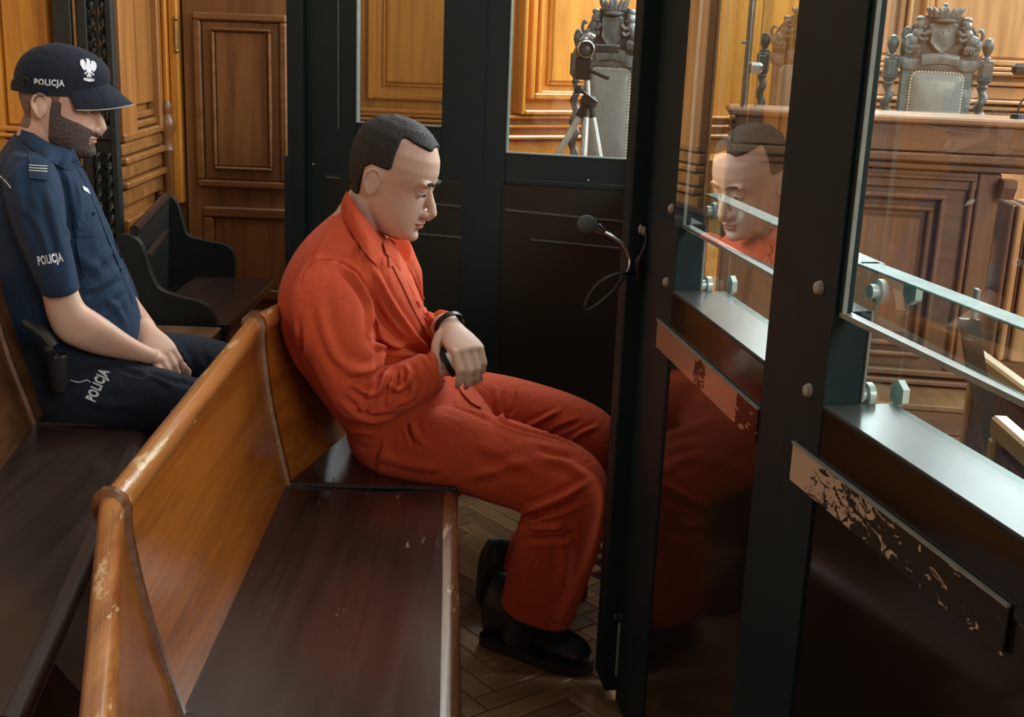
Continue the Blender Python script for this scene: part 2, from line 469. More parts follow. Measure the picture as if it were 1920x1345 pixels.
def tube(pts, rad, n=10, flat=None):
    """swept tube; rad a number or a list; flat=(dir, ratio) squeezes it"""
    pts = [np.asarray(p, float) for p in pts]
    if np.isscalar(rad):
        rad = [rad] * len(pts)
    rings = []; ref = None
    for i, p in enumerate(pts):
        t = unit(pts[min(i + 1, len(pts) - 1)] - pts[max(i - 1, 0)])
        if ref is None:
            ref = np.cross(t, EZ) if abs(t[2]) < 0.9 else np.cross(t, EX)
        u = unit(ref - t * (ref @ t)); w_ = np.cross(t, u); ref = u
        rings.append([p + (u * math.cos(a) + w_ * math.sin(a)) * rad[i] for a in np.linspace(0, 2 * math.pi, n, endpoint=False)])
    return loft(rings)


def spline(pts, n=8):
    """Catmull-Rom through points"""
    P = [np.asarray(p, float) for p in pts]; P = [2 * P[0] - P[1]] + P + [2 * P[-1] - P[-2]]
    out = []
    for i in range(1, len(P) - 2):
        for t in np.linspace(0, 1, n, endpoint=False):
            a, b, c, d = P[i - 1], P[i], P[i + 1], P[i + 2]
            out.append(0.5 * ((2 * b) + (c - a) * t + (2 * a - 5 * b + 4 * c - d) * t * t + (3 * b - a - 3 * c + d) * t ** 3))
    out.append(P[-2]); return out


def ball(c, r, n=12, m=8, ax=None):
    c = np.asarray(c, float); r = (r, r, r) if np.isscalar(r) else r
    ax = ax or (EX, EY, EZ)
    rings = []
    for i in range(m + 1):
        t = math.pi * (0.03 + 0.94 * i / m)
        rings.append([c + ax[0] * (r[0] * math.sin(t) * math.cos(a)) + ax[1] * (r[1] * math.sin(t) * math.sin(a)) + ax[2] * (r[2] * math.cos(t))
                      for a in np.linspace(0, 2 * math.pi, n, endpoint=False)])
    return loft(rings)


def lathe(c, prof, n=16, ax=EZ):
    u = unit(np.cross(ax, EX if abs(ax[0]) < 0.9 else EY)); w_ = np.cross(ax, u); c = np.asarray(c, float)
    return loft([[c + ax * z + (u * math.cos(a) + w_ * math.sin(a)) * r for a in np.linspace(0, 2 * math.pi, n, endpoint=False)] for r, z in prof])


def extrude(poly, d):
    """poly: list of 3-D points (planar), d: thickness vector"""
    poly = [np.asarray(p, float) for p in poly]; d = np.asarray(d, float); n = len(poly)
    v = poly + [p + d for p in poly]
    f = [tuple(range(n))[::-1], tuple(range(n, 2 * n))] + [(i, (i + 1) % n, (i + 1) % n + n, i + n) for i in range(n)]
    return v, f


def frame_ring(fr, s0, s1, z0, z1, wid, n0, n1, b=0.004):
    """four moulding strips round a rectangle"""
    m = MB()
    m.add(*fr.box(s0, s1, n0, n1, z1 - wid, z1, b)).add(*fr.box(s0, s1, n0, n1, z0, z0 + wid, b))
    m.add(*fr.box(s0, s0 + wid, n0, n1, z0 + wid, z1 - wid, b)).add(*fr.box(s1 - wid, s1, n0, n1, z0 + wid, z1 - wid, b))
    return m


def remesh(shapes, voxel, smooth=4, fac=0.5):
    """fuse closed shapes to one skin; returns verts (N,3) and faces"""
    m = MB()
    for s in shapes:
        m.add(*s)
    me = bpy.data.meshes.new('tmp'); me.from_pydata(m.v, [], m.f); fix_islands(me)
    o = bpy.data.objects.new('tmp', me); COL.objects.link(o)
    r = o.modifiers.new('r', 'REMESH'); r.mode = 'VOXEL'; r.voxel_size = voxel; r.adaptivity = 0
    if smooth:
        s = o.modifiers.new('s', 'SMOOTH'); s.factor = fac; s.iterations = smooth
    dg = bpy.context.evaluated_depsgraph_get(); dg.update()
    em = bpy.data.meshes.new_from_object(o.evaluated_get(dg))
    n = len(em.vertices); V = np.empty(n * 3); em.vertices.foreach_get('co', V); V = V.reshape(-1, 3)
    Fc = [tuple(p.vertices) for p in em.polygons]
    bpy.data.objects.remove(o); bpy.data.meshes.remove(me); bpy.data.meshes.remove(em)
    return V, Fc


def fix_islands(me):
    bm = bmesh.new(); bm.from_mesh(me); bmesh.ops.recalc_face_normals(bm, faces=bm.faces); bm.to_mesh(me); bm.free()


def normals_of(V, Fc):
    N = np.zeros_like(V)
    q = np.array([f[:4] if len(f) == 4 else (f[0], f[1], f[2], f[2]) for f in Fc])
    fn = np.cross(V[q[:, 2]] - V[q[:, 0]], V[q[:, 3]] - V[q[:, 1]])
    bad = np.linalg.norm(fn, axis=1) < 1e-14
    fn[bad] = np.cross(V[q[bad, 1]] - V[q[bad, 0]], V[q[bad, 2]] - V[q[bad, 0]])
    for k in range(4):
        np.add.at(N, q[:, k], fn)
    return N / (np.linalg.norm(N, axis=1, keepdims=True) + 1e-12)


def seg_dist(V, pl):
    best = np.full(len(V), 9.0); par = np.zeros(len(V)); L = len(pl) - 1
    for i in range(L):
        a, b = pl[i], pl[i + 1]; ab = b - a
        t = np.clip(((V - a) @ ab) / (ab @ ab + 1e-12), 0, 1)
        d = np.linalg.norm(V - (a + t[:, None] * ab), axis=1)
        k = d < best; best[k] = d[k]; par[k] = (i + t[k]) / L
    return best, par


def folds(V, Fc, specs):
    """press folds into cloth: each spec (pixel polyline, width, height); lines are laid on the surface"""
    N = normals_of(V, Fc)
    tree = BVHTree.FromPolygons([tuple(p) for p in V], Fc)
    D = np.zeros(len(V))
    for pl, wd, h in specs:
        pts = []
        for q in spline([np.array([a, b, 0.0]) for a, b in pl], 5):
            d = ray(q[0], q[1]); hit = tree.ray_cast(Vector(cC), Vector(d))
            if hit[0] is not None:
                pts.append(np.array(hit[0]))
        if len(pts) < 2:
            continue
        dist, par = seg_dist(V, pts)
        tap = np.clip(np.minimum(par, 1 - par) * 5, 0.15, 1)
        D += h * tap * (np.exp(-(dist / wd) ** 2) - 0.45 * np.exp(-((dist - 1.7 * wd) / wd) ** 2))
    return V + N * D[:, None]


def ripple(V, Fc, amp, freq, seed=0):
    N = normals_of(V, Fc); r = np.random.default_rng(seed); d = np.zeros(len(V))
    for k in range(7):
        kx = r.normal(size=3); kx /= np.linalg.norm(kx); fq = freq * r.uniform(0.5, 1.8)
        d += np.sin(V @ kx * fq + r.uniform(0, 6) + 1.5 * np.sin(V @ r.normal(size=3) * freq * 0.4)) / 7
    return V + N * (d * amp)[:, None]


def shell(V, Fc, mask, off, jitter=0.0):
    """a skin-tight layer over the masked part of a surface (closed: outer and inner sheet)"""
    N = normals_of(V, Fc); keep = [f for f in Fc if all(mask[i] for i in f)]
    used = sorted({i for f in keep for i in f}); mp = {i: k for k, i in enumerate(used)}; n = len(used)
    cnt = {}
    for f in keep:
        for a, b in zip(f, f[1:] + f[:1]):
            cnt[(a, b)] = 1
    bd = [(a, b) for (a, b) in cnt if (b, a) not in cnt]
    bset = {i for e in bd for i in e}
    o = np.asarray(off(V[used]) if callable(off) else np.full(n, off))
    o = np.where(np.array([i in bset for i in used]), o * 0.15, o)
    if jitter:
        o = o * (1 + jitter * np.random.default_rng(3).normal(size=n))
    base = V[used].copy(); nb = {}
    for a, b in bd:
        nb.setdefault(mp[a], []).append(mp[b]); nb.setdefault(mp[b], []).append(mp[a])
    bi = np.array([k for k in nb if len(nb[k]) == 2]); 
    if len(bi):
        n1 = np.array([nb[k][0] for k in bi]); n2 = np.array([nb[k][1] for k in bi])
        for _ in range(10):
            base[bi] = base[bi] * .4 + (base[n1] + base[n2]) * .3
    P = base + N[used] * o[:, None]; Q = base - N[used] * 0.0015
    f = [tuple(mp[i] for i in q) for q in keep] + [tuple(mp[i] + n for i in q)[::-1] for q in keep]
    f += [(mp[a], mp[a] + n, mp[b] + n, mp[b]) for a, b in bd]
    return list(P) + list(Q), f


def ring_px(A, B, D, t, DB=None, n=28, p=2.3, lat=None):
    """cross-section of a body whose outline passes pixels A and B at distance D; half-thickness t in depth"""
    a = gd(A[0], A[1], D); b = gd(B[0], B[1], D if DB is None else DB)
    c = (a + b) / 2; u = (a - b) / 2
    l = np.array([0.0, 1.0, 0.0]) if lat is None else np.asarray(lat, float)
    out = []
    for k in range(n):
        th = 2 * math.pi * k / n; cx, sx = math.cos(th), math.sin(th)
        out.append(c + u * (abs(cx) ** (2 / p) * np.sign(cx)) + l * t * (abs(sx) ** (2 / p) * np.sign(sx)))
    return out


def dense(rings, k=3):
    """smooth interpolation between rings"""
    A = [np.array(r) for r in rings]; n = len(A[0])
    cols = [spline([a[j] for a in A], k) for j in range(n)]
    return [[cols[j][i] for j in range(n)] for i in range(len(cols[0]))]


def text_mesh(body, height, embolden=0.02, depth=0.0):
    c = bpy.data.curves.new('t', 'FONT'); c.body = body; c.size = 1.0; c.offset = embolden; c.space_character = 1.14
    c.align_x = 'CENTER'; c.align_y = 'CENTER'; c.resolution_u = 3
    o = bpy.data.objects.new('t', c); COL.objects.link(o)
    dg = bpy.context.evaluated_depsgraph_get(); dg.update()
    me = bpy.data.meshes.new_from_object(o.evaluated_get(dg))
    bm = bmesh.new(); bm.from_mesh(me)
    bmesh.ops.triangulate(bm, faces=bm.faces)
    bmesh.ops.subdivide_edges(bm, edges=[e for e in bm.edges if e.calc_length() > 0.15], cuts=2)
    v = np.array([p.co[:] for p in bm.verts]); bm.verts.index_update(); f = [tuple(x.index for x in q.verts) for q in bm.faces]; bm.free()
    bpy.data.objects.remove(o); bpy.data.curves.remove(c); bpy.data.meshes.remove(me)
    v[:, 0] -= (v[:, 0].max() + v[:, 0].min()) / 2; v[:, 1] -= (v[:, 1].max() + v[:, 1].min()) / 2
    return v / (v[:, 1].max() - v[:, 1].min()) * height, f


def lay_on(v, f, tree, org, ux, uy, lift=0.0012, reach=0.25):
    """lay a flat shape on a surface: org, ux, uy give its plane; every corner drops on to the surface"""
    ux = np.asarray(ux, float); uy = np.asarray(uy, float); n = unit(np.cross(ux, uy)); out = []
    for p in v:
        q = np.asarray(org, float) + ux * p[0] + uy * p[1]
        h = tree.ray_cast(Vector(q + n * reach), Vector(-n))
        out.append(np.array(h[0]) + n * lift if h[0] is not None else q)
    return out, f


def tree_of(V, Fc):
    return BVHTree.FromPolygons([tuple(p) for p in V], Fc)

# ================================================================== THE SETTING
fl = thing('floor', 'brown oak herringbone parquet under the benches', 'floor'); structure(fl)
m = MB(); m.add(*wbox(-3.4, 6.2, -4.4, 9.0, -0.12, -0.012))
link('slab', m.v, m.f, M['floor_base'], fl, False)
PLK = [link('board', *cuboid((0, 0, 0), EX, EY, EZ, 0.0285, 0.149, 0.006, 0.0012), M['parquet'][k], fl, False) for k in range(3)]
_ca, _sa = math.cos(RAD(38)), math.sin(RAD(38)); _n = 0
for iu in range(-60, 60):
    for iv in range(-14, 14):
        for hv in (0, 1):
            # herringbone lattice of 0.06 x 0.30 boards
            u = iu * 0.06 + iv * 0.30 * 1.0; vv = iu * 0.06 - iv * 0.30
            if hv == 0:
                cu, cv, rot = u + 0.15, vv + 0.03, 0
            else:
                cu, cv, rot = u + 0.33, vv - 0.09, 1
            x = cu * _ca - cv * _sa; y = cu * _sa + cv * _ca + 2.6
            if not (((-0.16 if y < 2.6 else -0.36) < x < 0.56 and 1.05 < y < 3.95 and x < (0.36 - 0.161 * (y - 2.28) if y < 2.57 else 0.31 + 0.089 * (y - 2.57))) or (-0.86 < x < -0.60 and 1.4 < y < 2.6)):
                continue
            if _n < 3:
                o = PLK[_n]
            else:
                o = PLK[random.randrange(3)].copy(); COL.objects.link(o); o.parent = fl
            o.location = (x, y, -0.006 + random.uniform(-0.0007, 0.0007))
            o.rotation_euler = (0, 0, RAD(38) + (RAD(90) if rot == 0 else 0) + random.uniform(-0.004, 0.004))
            _n += 1
print('parquet boards', _n)
# the hall floor outside the dock, seen through the panes
m = MB(); m.add(*extrude([np.array([x, y, -0.012]) for x, y in ((0.78, -0.4), (0.345, 2.28), (0.31, 2.57), (0.41, 3.92), (-0.78, 4.13), (-0.78, 6.9), (5.3, 8.8), (6.2, 8.8), (6.2, -4.4), (0.78, -4.4))], EZ * 0.012))
structure(link('floor', m.v, m.f, M['floor_far'], None, False), 'brown hall floor outside the dock', 'floor')


def px_panel(fr, pt, mats, mw, x0, x1, y0, y1, yr=None, xr=None, n=0.0, mold=0.03, deep=0.03, parent=None, inner=None):
    """raised and fielded panel between pixel edges on a wall frame: moulding ring + panel"""
    yr = (y0 + y1) / 2 if yr is None else yr; xr = (x0 + x1) / 2 if xr is None else xr
    s0, s1 = fr.px(x0, yr, n)[0], fr.px(x1, yr, n)[0]
    z1, z0 = fr.px(xr, y0, n)[1], fr.px(xr, y1, n)[1]
    if s0 > s1: s0, s1 = s1, s0
    r = frame_ring(fr, s0, s1, z0, z1, mold, n, n + deep, 0.008)
    r.build('panel_moulding', mats, parent)
    q = inner or 0.0
    mb = MB(); mb.add(*fr.box(s0 + mold + q, s1 - mold - q, n, n + deep * 0.45, z0 + mold + q, z1 - mold - q, 0.006))
    mb.build('panel', mw, parent)
    return s0, s1, z0, z1


# ---- back wall with the brown door (far left)
FD = Frame(gd(440, 300, 5.6), 90, 1)          # s to the right, n towards us? (checked below)
if FD.n[1] > 0: FD.n = -FD.n
def dz(y, x=450): return FD.px(x, y)[1]
def ds(x, y=200): return FD.px(x, y)[0]
wb = thing('wall_back', 'honey oak panelled wall behind the officer and the brown door', 'wall'); structure(wb)
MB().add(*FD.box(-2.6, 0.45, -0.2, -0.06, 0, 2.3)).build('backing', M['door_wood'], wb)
dr = thing('door_1', 'brown oak door with a framed upright panel behind the black benches', 'door', tuple(FD.P(0, 0, 0))); structure(dr)
MB().add(*FD.box(ds(346), ds(560), -0.06, -0.015, 0.0, 2.6)).build('door_leaf', M['door_wood'], dr)
px_panel(FD, None, M['door_wood_x'], M['door_wood'], 368, 541, 25, 352, n=-0.015, mold=0.035, deep=0.035, parent=dr)
px_panel(FD, None, M['door_wood_x'], M['door_wood'], 400, 511, 53, 319, n=-0.0, mold=0.016, deep=0.03, parent=dr)
px_panel(FD, None, M['door_wood_x'], M['door_wood'], 385, 575, 389, 560, n=-0.015, mold=0.05, deep=0.03, parent=dr)
MB().add(*FD.box(ds(346), ds(560), -0.015, 0.012, 0.0, dz(580), 0.006)).build('kick_rail', M['door_wood_x'], dr)
hp = FD.P(ds(332, 65), 0.02, dz(65, 332))
m = MB(); m.add(*tube([hp - EZ * 0.055, hp + EZ * 0.055], 0.012, 10)); m.add(*ball(hp + EZ * 0.07, 0.013)); m.add(*ball(hp - EZ * 0.07, 0.013))
m.build('hinge', M['brass'], dr)
# doorcase mouldings left of the door: upright strips, pieces of the wall
for xa, xb, nn in ((300, 312, 0.07), (313, 322, 0.05), (323, 340, 0.025)):
    MB().add(*FD.box(ds(xa), ds(xb), -0.06, nn, dz(380, xa) if xa > 320 else dz(215, xa), 2.6, 0.006)).build('doorcase_moulding', M['wall_wood'], wb)
# turned bases of the doorcase columns
for xc, y0, rr in ((302, 195, 0.03), (318, 200, 0.032)):
    b0 = FD.P(ds(xc, 240), 0.04, 0)
    z0 = dz(y0, xc)
    prof = [(0.018, z0 + 0.03), (rr * 0.9, z0), (rr * 0.7, z0 - 0.03), (rr * 1.15, z0 - 0.06), (rr * 1.2, z0 - 0.09), (rr * 0.8, z0 - 0.13), (rr * 0.85, z0 - 0.17), (rr, z0 - 0.19), (rr * 0.7, z0 - 0.21), (rr * 0.7, 0.0)]
    MB().add(*lathe(b0, prof, 14)).build('column_base', M['door_wood'], wb)
# panelled return between the iron gate and the doorcase, running away from us
pA, pB = gd(224, 250, 4.95), gd(300, 250, 5.55)
FP = Frame(pA, math.degrees(math.atan2(pB[0] - pA[0], pB[1] - pA[1])), 1)
LP = np.linalg.norm((pB - pA)[:2])
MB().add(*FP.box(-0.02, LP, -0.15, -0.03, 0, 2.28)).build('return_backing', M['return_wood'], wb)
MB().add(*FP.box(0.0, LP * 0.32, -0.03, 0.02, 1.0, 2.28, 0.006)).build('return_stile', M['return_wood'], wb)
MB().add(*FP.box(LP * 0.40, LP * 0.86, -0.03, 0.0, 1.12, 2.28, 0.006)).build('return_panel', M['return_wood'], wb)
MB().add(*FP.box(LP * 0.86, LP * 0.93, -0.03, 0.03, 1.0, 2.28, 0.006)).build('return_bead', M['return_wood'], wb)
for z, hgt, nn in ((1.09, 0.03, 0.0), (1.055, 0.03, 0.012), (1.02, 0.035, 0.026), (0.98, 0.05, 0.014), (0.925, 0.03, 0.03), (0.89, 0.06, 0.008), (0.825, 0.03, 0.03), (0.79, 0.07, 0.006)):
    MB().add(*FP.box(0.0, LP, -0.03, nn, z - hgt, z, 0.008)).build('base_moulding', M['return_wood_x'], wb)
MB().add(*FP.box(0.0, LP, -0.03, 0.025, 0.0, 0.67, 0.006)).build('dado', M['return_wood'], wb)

# ---- left wall panel behind the officer's head
FO = Frame(gd(50, 120, 5.0), 90, 1)
if FO.n[1] > 0: FO.n = -FO.n
def oz(y, x=50): return FO.px(x, y)[1]
def os_(x, y=100): return FO.px(x, y)[0]
wl = thing('wall_left', 'bright honey oak wall panel behind the officer in the cap', 'wall'); structure(wl)
MB().add(*FO.box(-1.2, os_(106), -0.2, -0.03, 0, 2.28)).build('backing', M['wall_wood'], wl)
MB().add(*FO.box(os_(4), os_(84), -0.03, -0.012, oz(235), 2.28, 0.006)).build('panel', M['wall_wood'], wl)
MB().add(*FO.box(os_(86), os_(97), -0.03, 0.02, oz(300), 2.28, 0.006)).build('bead', M['wall_wood'], wl)
MB().add(*FO.box(os_(-40), os_(1), -0.03, 0.01, oz(300), 2.28, 0.006)).build('bead', M['wall_wood'], wl)
for y0, y1, nn in ((237, 247, 0.02), (250, 258, 0.035), (262, 300, 0.015)):
    MB().add(*FO.box(-1.2, os_(106), -0.03, nn, oz(y1), oz(y0), 0.006)).build('rail_moulding', M['wall_wood_x'], wl)
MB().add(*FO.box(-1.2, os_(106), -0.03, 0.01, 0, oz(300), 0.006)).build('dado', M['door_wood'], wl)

# ---- iron gate with twisted bars
FG = Frame(gd(170, 150, 4.75), 90, 1)
if FG.n[1] > 0: FG.n = -FG.n
def gs(x, y=100): return FG.px(x, y)[0]
def gzz(y, x=190): return FG.px(x, y)[1]
ig = thing('iron_gate', 'dark green iron gate with twisted bars behind the officer', 'gate', tuple(FG.P(gs(165), 0, 0)))
MB().add(*FG.box(gs(105), gs(139), -0.02, 0.02, 0, 3.0, 0.004)).build('upright', M['iron'], ig)
MB().add(*FG.box(gs(141), gs(148), -0.01, 0.012, 0, 3.0, 0.003)).build('gilt_strip', M['brass'], ig, label='thin gilt strip between two dark uprights')
MB().add(*FG.box(gs(150), gs(168), -0.02, 0.02, 0, 3.0, 0.004)).build('upright', M['iron'], ig)
MB().add(*FG.box(gs(183), gs(186), -0.012, 0.012, gzz(240), 3.0, 0.002)).build('upright', M['iron'], ig)
MB().add(*FG.box(gs(203), gs(216), -0.02, 0.025, 0, 3.0, 0.004)).build('upright', M['iron'], ig)


def twisted(c, z0, z1, r, turns):
    rings = []; k = int((z1 - z0) / 0.012)
    for i in range(k + 1):
        z = z0 + (z1 - z0) * i / k; a0 = turns * 2 * math.pi * i / k
        rings.append([c + EZ * z + EX * (r * (1 + 0.38 * math.cos(2 * a)) * math.cos(a + a0)) + EY * (r * (1 + 0.38 * math.cos(2 * a)) * math.sin(a + a0)) for a in np.linspace(0, 2 * math.pi, 10, endpoint=False)])
    return loft(rings)


for xc, z0 in ((175, 240), (195, 240)):
    MB().add(*twisted(FG.P(gs(xc), 0.0, 0), gzz(z0), 3.0, 0.011, 17)).build('twisted_bar', M['iron'], ig)
MB().add(*FG.box(gs(168), gs(205), -0.015, 0.02, gzz(262), gzz(240), 0.004)).build('cross_bar', M['iron'], ig)
for xc in (186, 207):
    c = FG.P(gs(xc, 300), 0.02, 0)
    MB().add(*twisted(c, 0.05, gzz(285), 0.010, 9)).build('twisted_bar', M['iron'], ig)
MB().add(*FG.box(gs(168), gs(205), -0.015, -0.005, 0.0, gzz(262), 0)).build('back_plate', M['iron'], ig)

# ---- panelled walls seen through the end windows and the front panes
F1 = Frame(gd(800, 150, 6.6), 90, 1)
if F1.n[1] > 0: F1.n = -F1.n
w1 = thing('wall_far', 'bright orange oak panelled wall seen through the dock windows', 'wall'); structure(w1)
def f1s(x, y=100): return F1.px(x, y)[0]
def f1z(y, x=750): return F1.px(x, y)[1]
MB().add(*F1.box(f1s(560), f1s(960), -0.2, -0.05, 0, 2.3)).build('backing', M['wall_wood'], w1)
def nest(fr, par, sx, zx, x0, x1, ys, yb, z_top=2.28):
    """stepped panel frame: each step further in is set deeper"""
    for k, (xa, yb_) in enumerate(zip(x0, yb)):
        s0 = sx(xa); s1 = sx(x1[k]); z0 = zx(yb_)
        nn = (0.05, 0.015, -0.008, -0.03)[k]
        wd = (0.022, 0.03, 0.02, 0.014)[k]
        MB().add(*fr.box(s0, s0 + wd, -0.05, nn, z0, z_top, 0.006)).build('panel_moulding', M['wall_wood'], par)
        if s1 - wd > s0:
            MB().add(*fr.box(s1 - wd, s1, -0.05, nn, z0, z_top, 0.006)).build('panel_moulding', M['wall_wood'], par)
        MB().add(*fr.box(s0 + wd, s1 - wd, -0.05, nn, z0, z0 + wd, 0.006)).build('panel_moulding', M['wall_wood_x'], par)
nest(F1, w1, f1s, f1z, (669, 690, 697, 716), (905, 890, 880, 865), None, (211, 187, 180, 163))
MB().add(*F1.box(f1s(722), f1s(856), -0.05, -0.025, f1z(156), 2.28, 0.01)).build('panel', M['wall_wood'], w1)
for y0, y1, nn in ((211, 218, 0.04), (221, 226, 0.06), (229, 233, 0.075), (237, 300, 0.02)):
    MB().add(*F1.box(f1s(560), f1s(960), -0.05, nn, f1z(y1), f1z(y0), 0.006)).build('rail_moulding', M['wall_wood_x'], w1)
MB().add(*F1.box(f1s(560), f1s(960), -0.05, 0.01, 0, f1z(300), 0.004)).build('dado', M['wall_wood'], w1)

p2 = gd(952, 200, 6.1)
F2 = Frame(p2, 62, 1)
if F2.n[1] > 0: F2.n = -F2.n
def f2s(x, y=120): return F2.px(x, y)[0]
def f2z(y, x=1000): return F2.px(x, y)[1]
L2 = f2s(1560)
MB().add(*F2.box(-0.05, L2, -0.2, -0.05, 0, 2.3)).build('backing', M['wall_wood'], w1)
nest(F2, w1, f2s, f2z, (972, 993, 1012, 1034), (1240, 1232, 1224, 1216), None, (214, 186, 178, 160))
MB().add(*F2.box(f2s(1038), f2s(1212), -0.05, -0.025, f2z(154), 2.2, 0.01)).build('panel', M['wall_wood'], w1)
for y0, y1, nn in ((216, 222, 0.03), (234, 239, 0.03), (252, 259, 0.07), (263, 330, 0.02)):
    MB().add(*F2.box(-0.05, L2, -0.05, nn, f2z(y1), f2z(y0), 0.006)).build('rail_moulding', M['wall_wood_x'], w1)
MB().add(*F2.box(-0.05, L2, -0.05, 0.01, 0, f2z(330), 0.004)).build('dado', M['wall_wood'], w1)

F3 = Frame(gd(1700, 150, 7.2), 90, 1)
if F3.n[1] > 0: F3.n = -F3.n
wr = thing('wall_right', 'haze-paled oak panelled wall behind the carved chairs of the judges', 'wall'); structure(wr)
def f3s(x, y=100): return F3.px(x, y)[0]
def f3z(y, x=1850): return F3.px(x, y)[1]
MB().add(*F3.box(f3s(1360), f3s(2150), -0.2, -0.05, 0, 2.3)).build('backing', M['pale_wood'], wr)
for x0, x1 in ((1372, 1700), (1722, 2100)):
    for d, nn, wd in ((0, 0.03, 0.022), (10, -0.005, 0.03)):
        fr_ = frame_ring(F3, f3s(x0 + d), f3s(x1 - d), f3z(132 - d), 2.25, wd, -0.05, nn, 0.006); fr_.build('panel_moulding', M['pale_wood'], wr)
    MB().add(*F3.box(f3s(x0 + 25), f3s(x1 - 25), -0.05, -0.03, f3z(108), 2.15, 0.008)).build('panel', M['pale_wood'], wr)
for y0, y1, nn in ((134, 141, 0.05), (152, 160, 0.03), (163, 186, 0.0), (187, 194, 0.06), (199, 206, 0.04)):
    MB().add(*F3.box(f3s(1360), f3s(2150), -0.05, nn, f3z(y1), f3z(y0), 0.006)).build('rail_moulding', M['hazed_wood_x'], wr)
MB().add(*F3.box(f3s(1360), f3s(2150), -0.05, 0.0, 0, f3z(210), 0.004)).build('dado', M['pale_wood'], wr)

# plain plaster above the panelling, out of the frame but reflected in the varnish
for fr_, a_, b_, par in ((FD, -2.6, 0.9, wb), (F1, f1s(560), f1s(960), w1), (F2, -0.05, L2, w1), (F3, f3s(1360), f3s(2300), wr), (FO, -1.2, os_(106), wl)):
    MB().add(*fr_.box(a_, b_, -0.25, -0.06, 2.28, 5.4, 0)).build('upper_plaster', M['plaster'], par)
    MB().add(*fr_.box(a_, b_, -0.06, 0.06, 2.28, 2.36, 0.01)).build('cornice', M['wall_wood_x'], par)

# the rest of the hall, outside the frame
wsd = thing('wall_side', 'plain panelled side walls of the hall outside the frame', 'wall'); structure(wsd)
for x0, x1, y0, y1 in ((6.2, 6.35, -4.4, 9.0), (-3.4, -3.25, -4.4, 5.2), (-3.4, 6.35, -4.55, -4.4)):
    MB().add(*wbox(x0, x1, y0, y1, 0, 2.3)).build('dado', M['pale_wood'], wsd)
    MB().add(*wbox(x0, x1, y0, y1, 2.3, 5.4)).build('upper_plaster', M['plaster'], wsd)
MB().add(*FO.box(-3.2, -1.2, -0.2, -0.03, 0, 2.28)).build('backing', M['wall_wood'], wl)
MB().add(*FO.box(-3.2, -1.2, -0.25, -0.06, 2.28, 5.4)).build('upper_plaster', M['plaster'], wl)
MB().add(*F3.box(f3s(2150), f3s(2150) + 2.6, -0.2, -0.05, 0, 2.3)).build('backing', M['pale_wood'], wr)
MB().add(*F3.box(f3s(2150), f3s(2150) + 2.6, -0.25, -0.06, 2.3, 5.4)).build('upper_plaster', M['plaster'], wr)

# ================================================================== THE DOCK
# ---- front partition on the right: two bays between wide posts
KS = 0.9
def kz(z): return CAM_H - KS * (CAM_H - z)
N0 = np.array([0.3037, 2.2817, 0]); M0 = np.array([0.4195, 1.5568, 0])
FLF = Frame(N0, 171.0); FRF = Frame(M0, 167.2)
fp = thing('glazed_partition', 'black framed glass front of the dock facing the judges, beside the seated prisoner', 'partition', (0.36, 1.9, 0))
ZL, ZP, ZS, ZSB, ZT = kz(0.96), kz(1.103), kz(0.873), kz(0.813), 2.35
LB = 0.51                                          # clear width of the far bay
TH = 0.055                                         # frame thickness (outward = -n)
# far post with its thicker door jamb, carrying the microphone
TU = 0.022                                         # the frame is thinner above the pane sill
m = MB(); m.add(*FLF.box(-0.222, 0.0, -TH, 0.0, 0.0, ZP, 0.003)); m.add(*FLF.box(-0.222, 0.0, -TU, 0.0, ZP, ZT, 0.003)); m.build('post', M['frame'], fp)
pm = MB(); jr = []
for s_, n_ in ((-0.285, -0.02), (-0.224, -0.02), (-0.224, 0.037), (-0.285, 0.037)):
    jr.append((s_, n_))
pm.add(*FLF.box(-0.285, -0.224, -0.02, 0.037, 0.045, ZT, 0.003)); pm.add(*FLF.box(-0.285, -0.224, -0.02, 0.026, 0.020, 0.045, 0.002))
pm.build('door_jamb', M['frame'], fp)
# post between the bays, kinked
pa = MB()
s_end = LB + 0.001
q0, q1 = FLF.P(s_end, 0, 0), FRF.P(0, 0, 0)
poly = [FLF.P(s_end, 0, 0), (FLF.P(s_end + 0.09, 0.0, 0) + FRF.P(-0.10, 0.0, 0)) / 2, FRF.P(0, 0, 0), FRF.P(0, -TH, 0), FLF.P(s_end + 0.1, -TH, 0), FLF.P(s_end, -TH, 0)]
pa.add(*extrude(poly, EZ * ZP))
poly2 = [p + EZ * ZP for p in (poly[0], poly[1], poly[2], FRF.P(0, -TU, 0), FLF.P(s_end + 0.1, -TU, 0), FLF.P(s_end, -TU, 0))]
pa.add(*extrude(poly2, EZ * (ZT - ZP))); pa.build('post', M['frame'], fp, False)
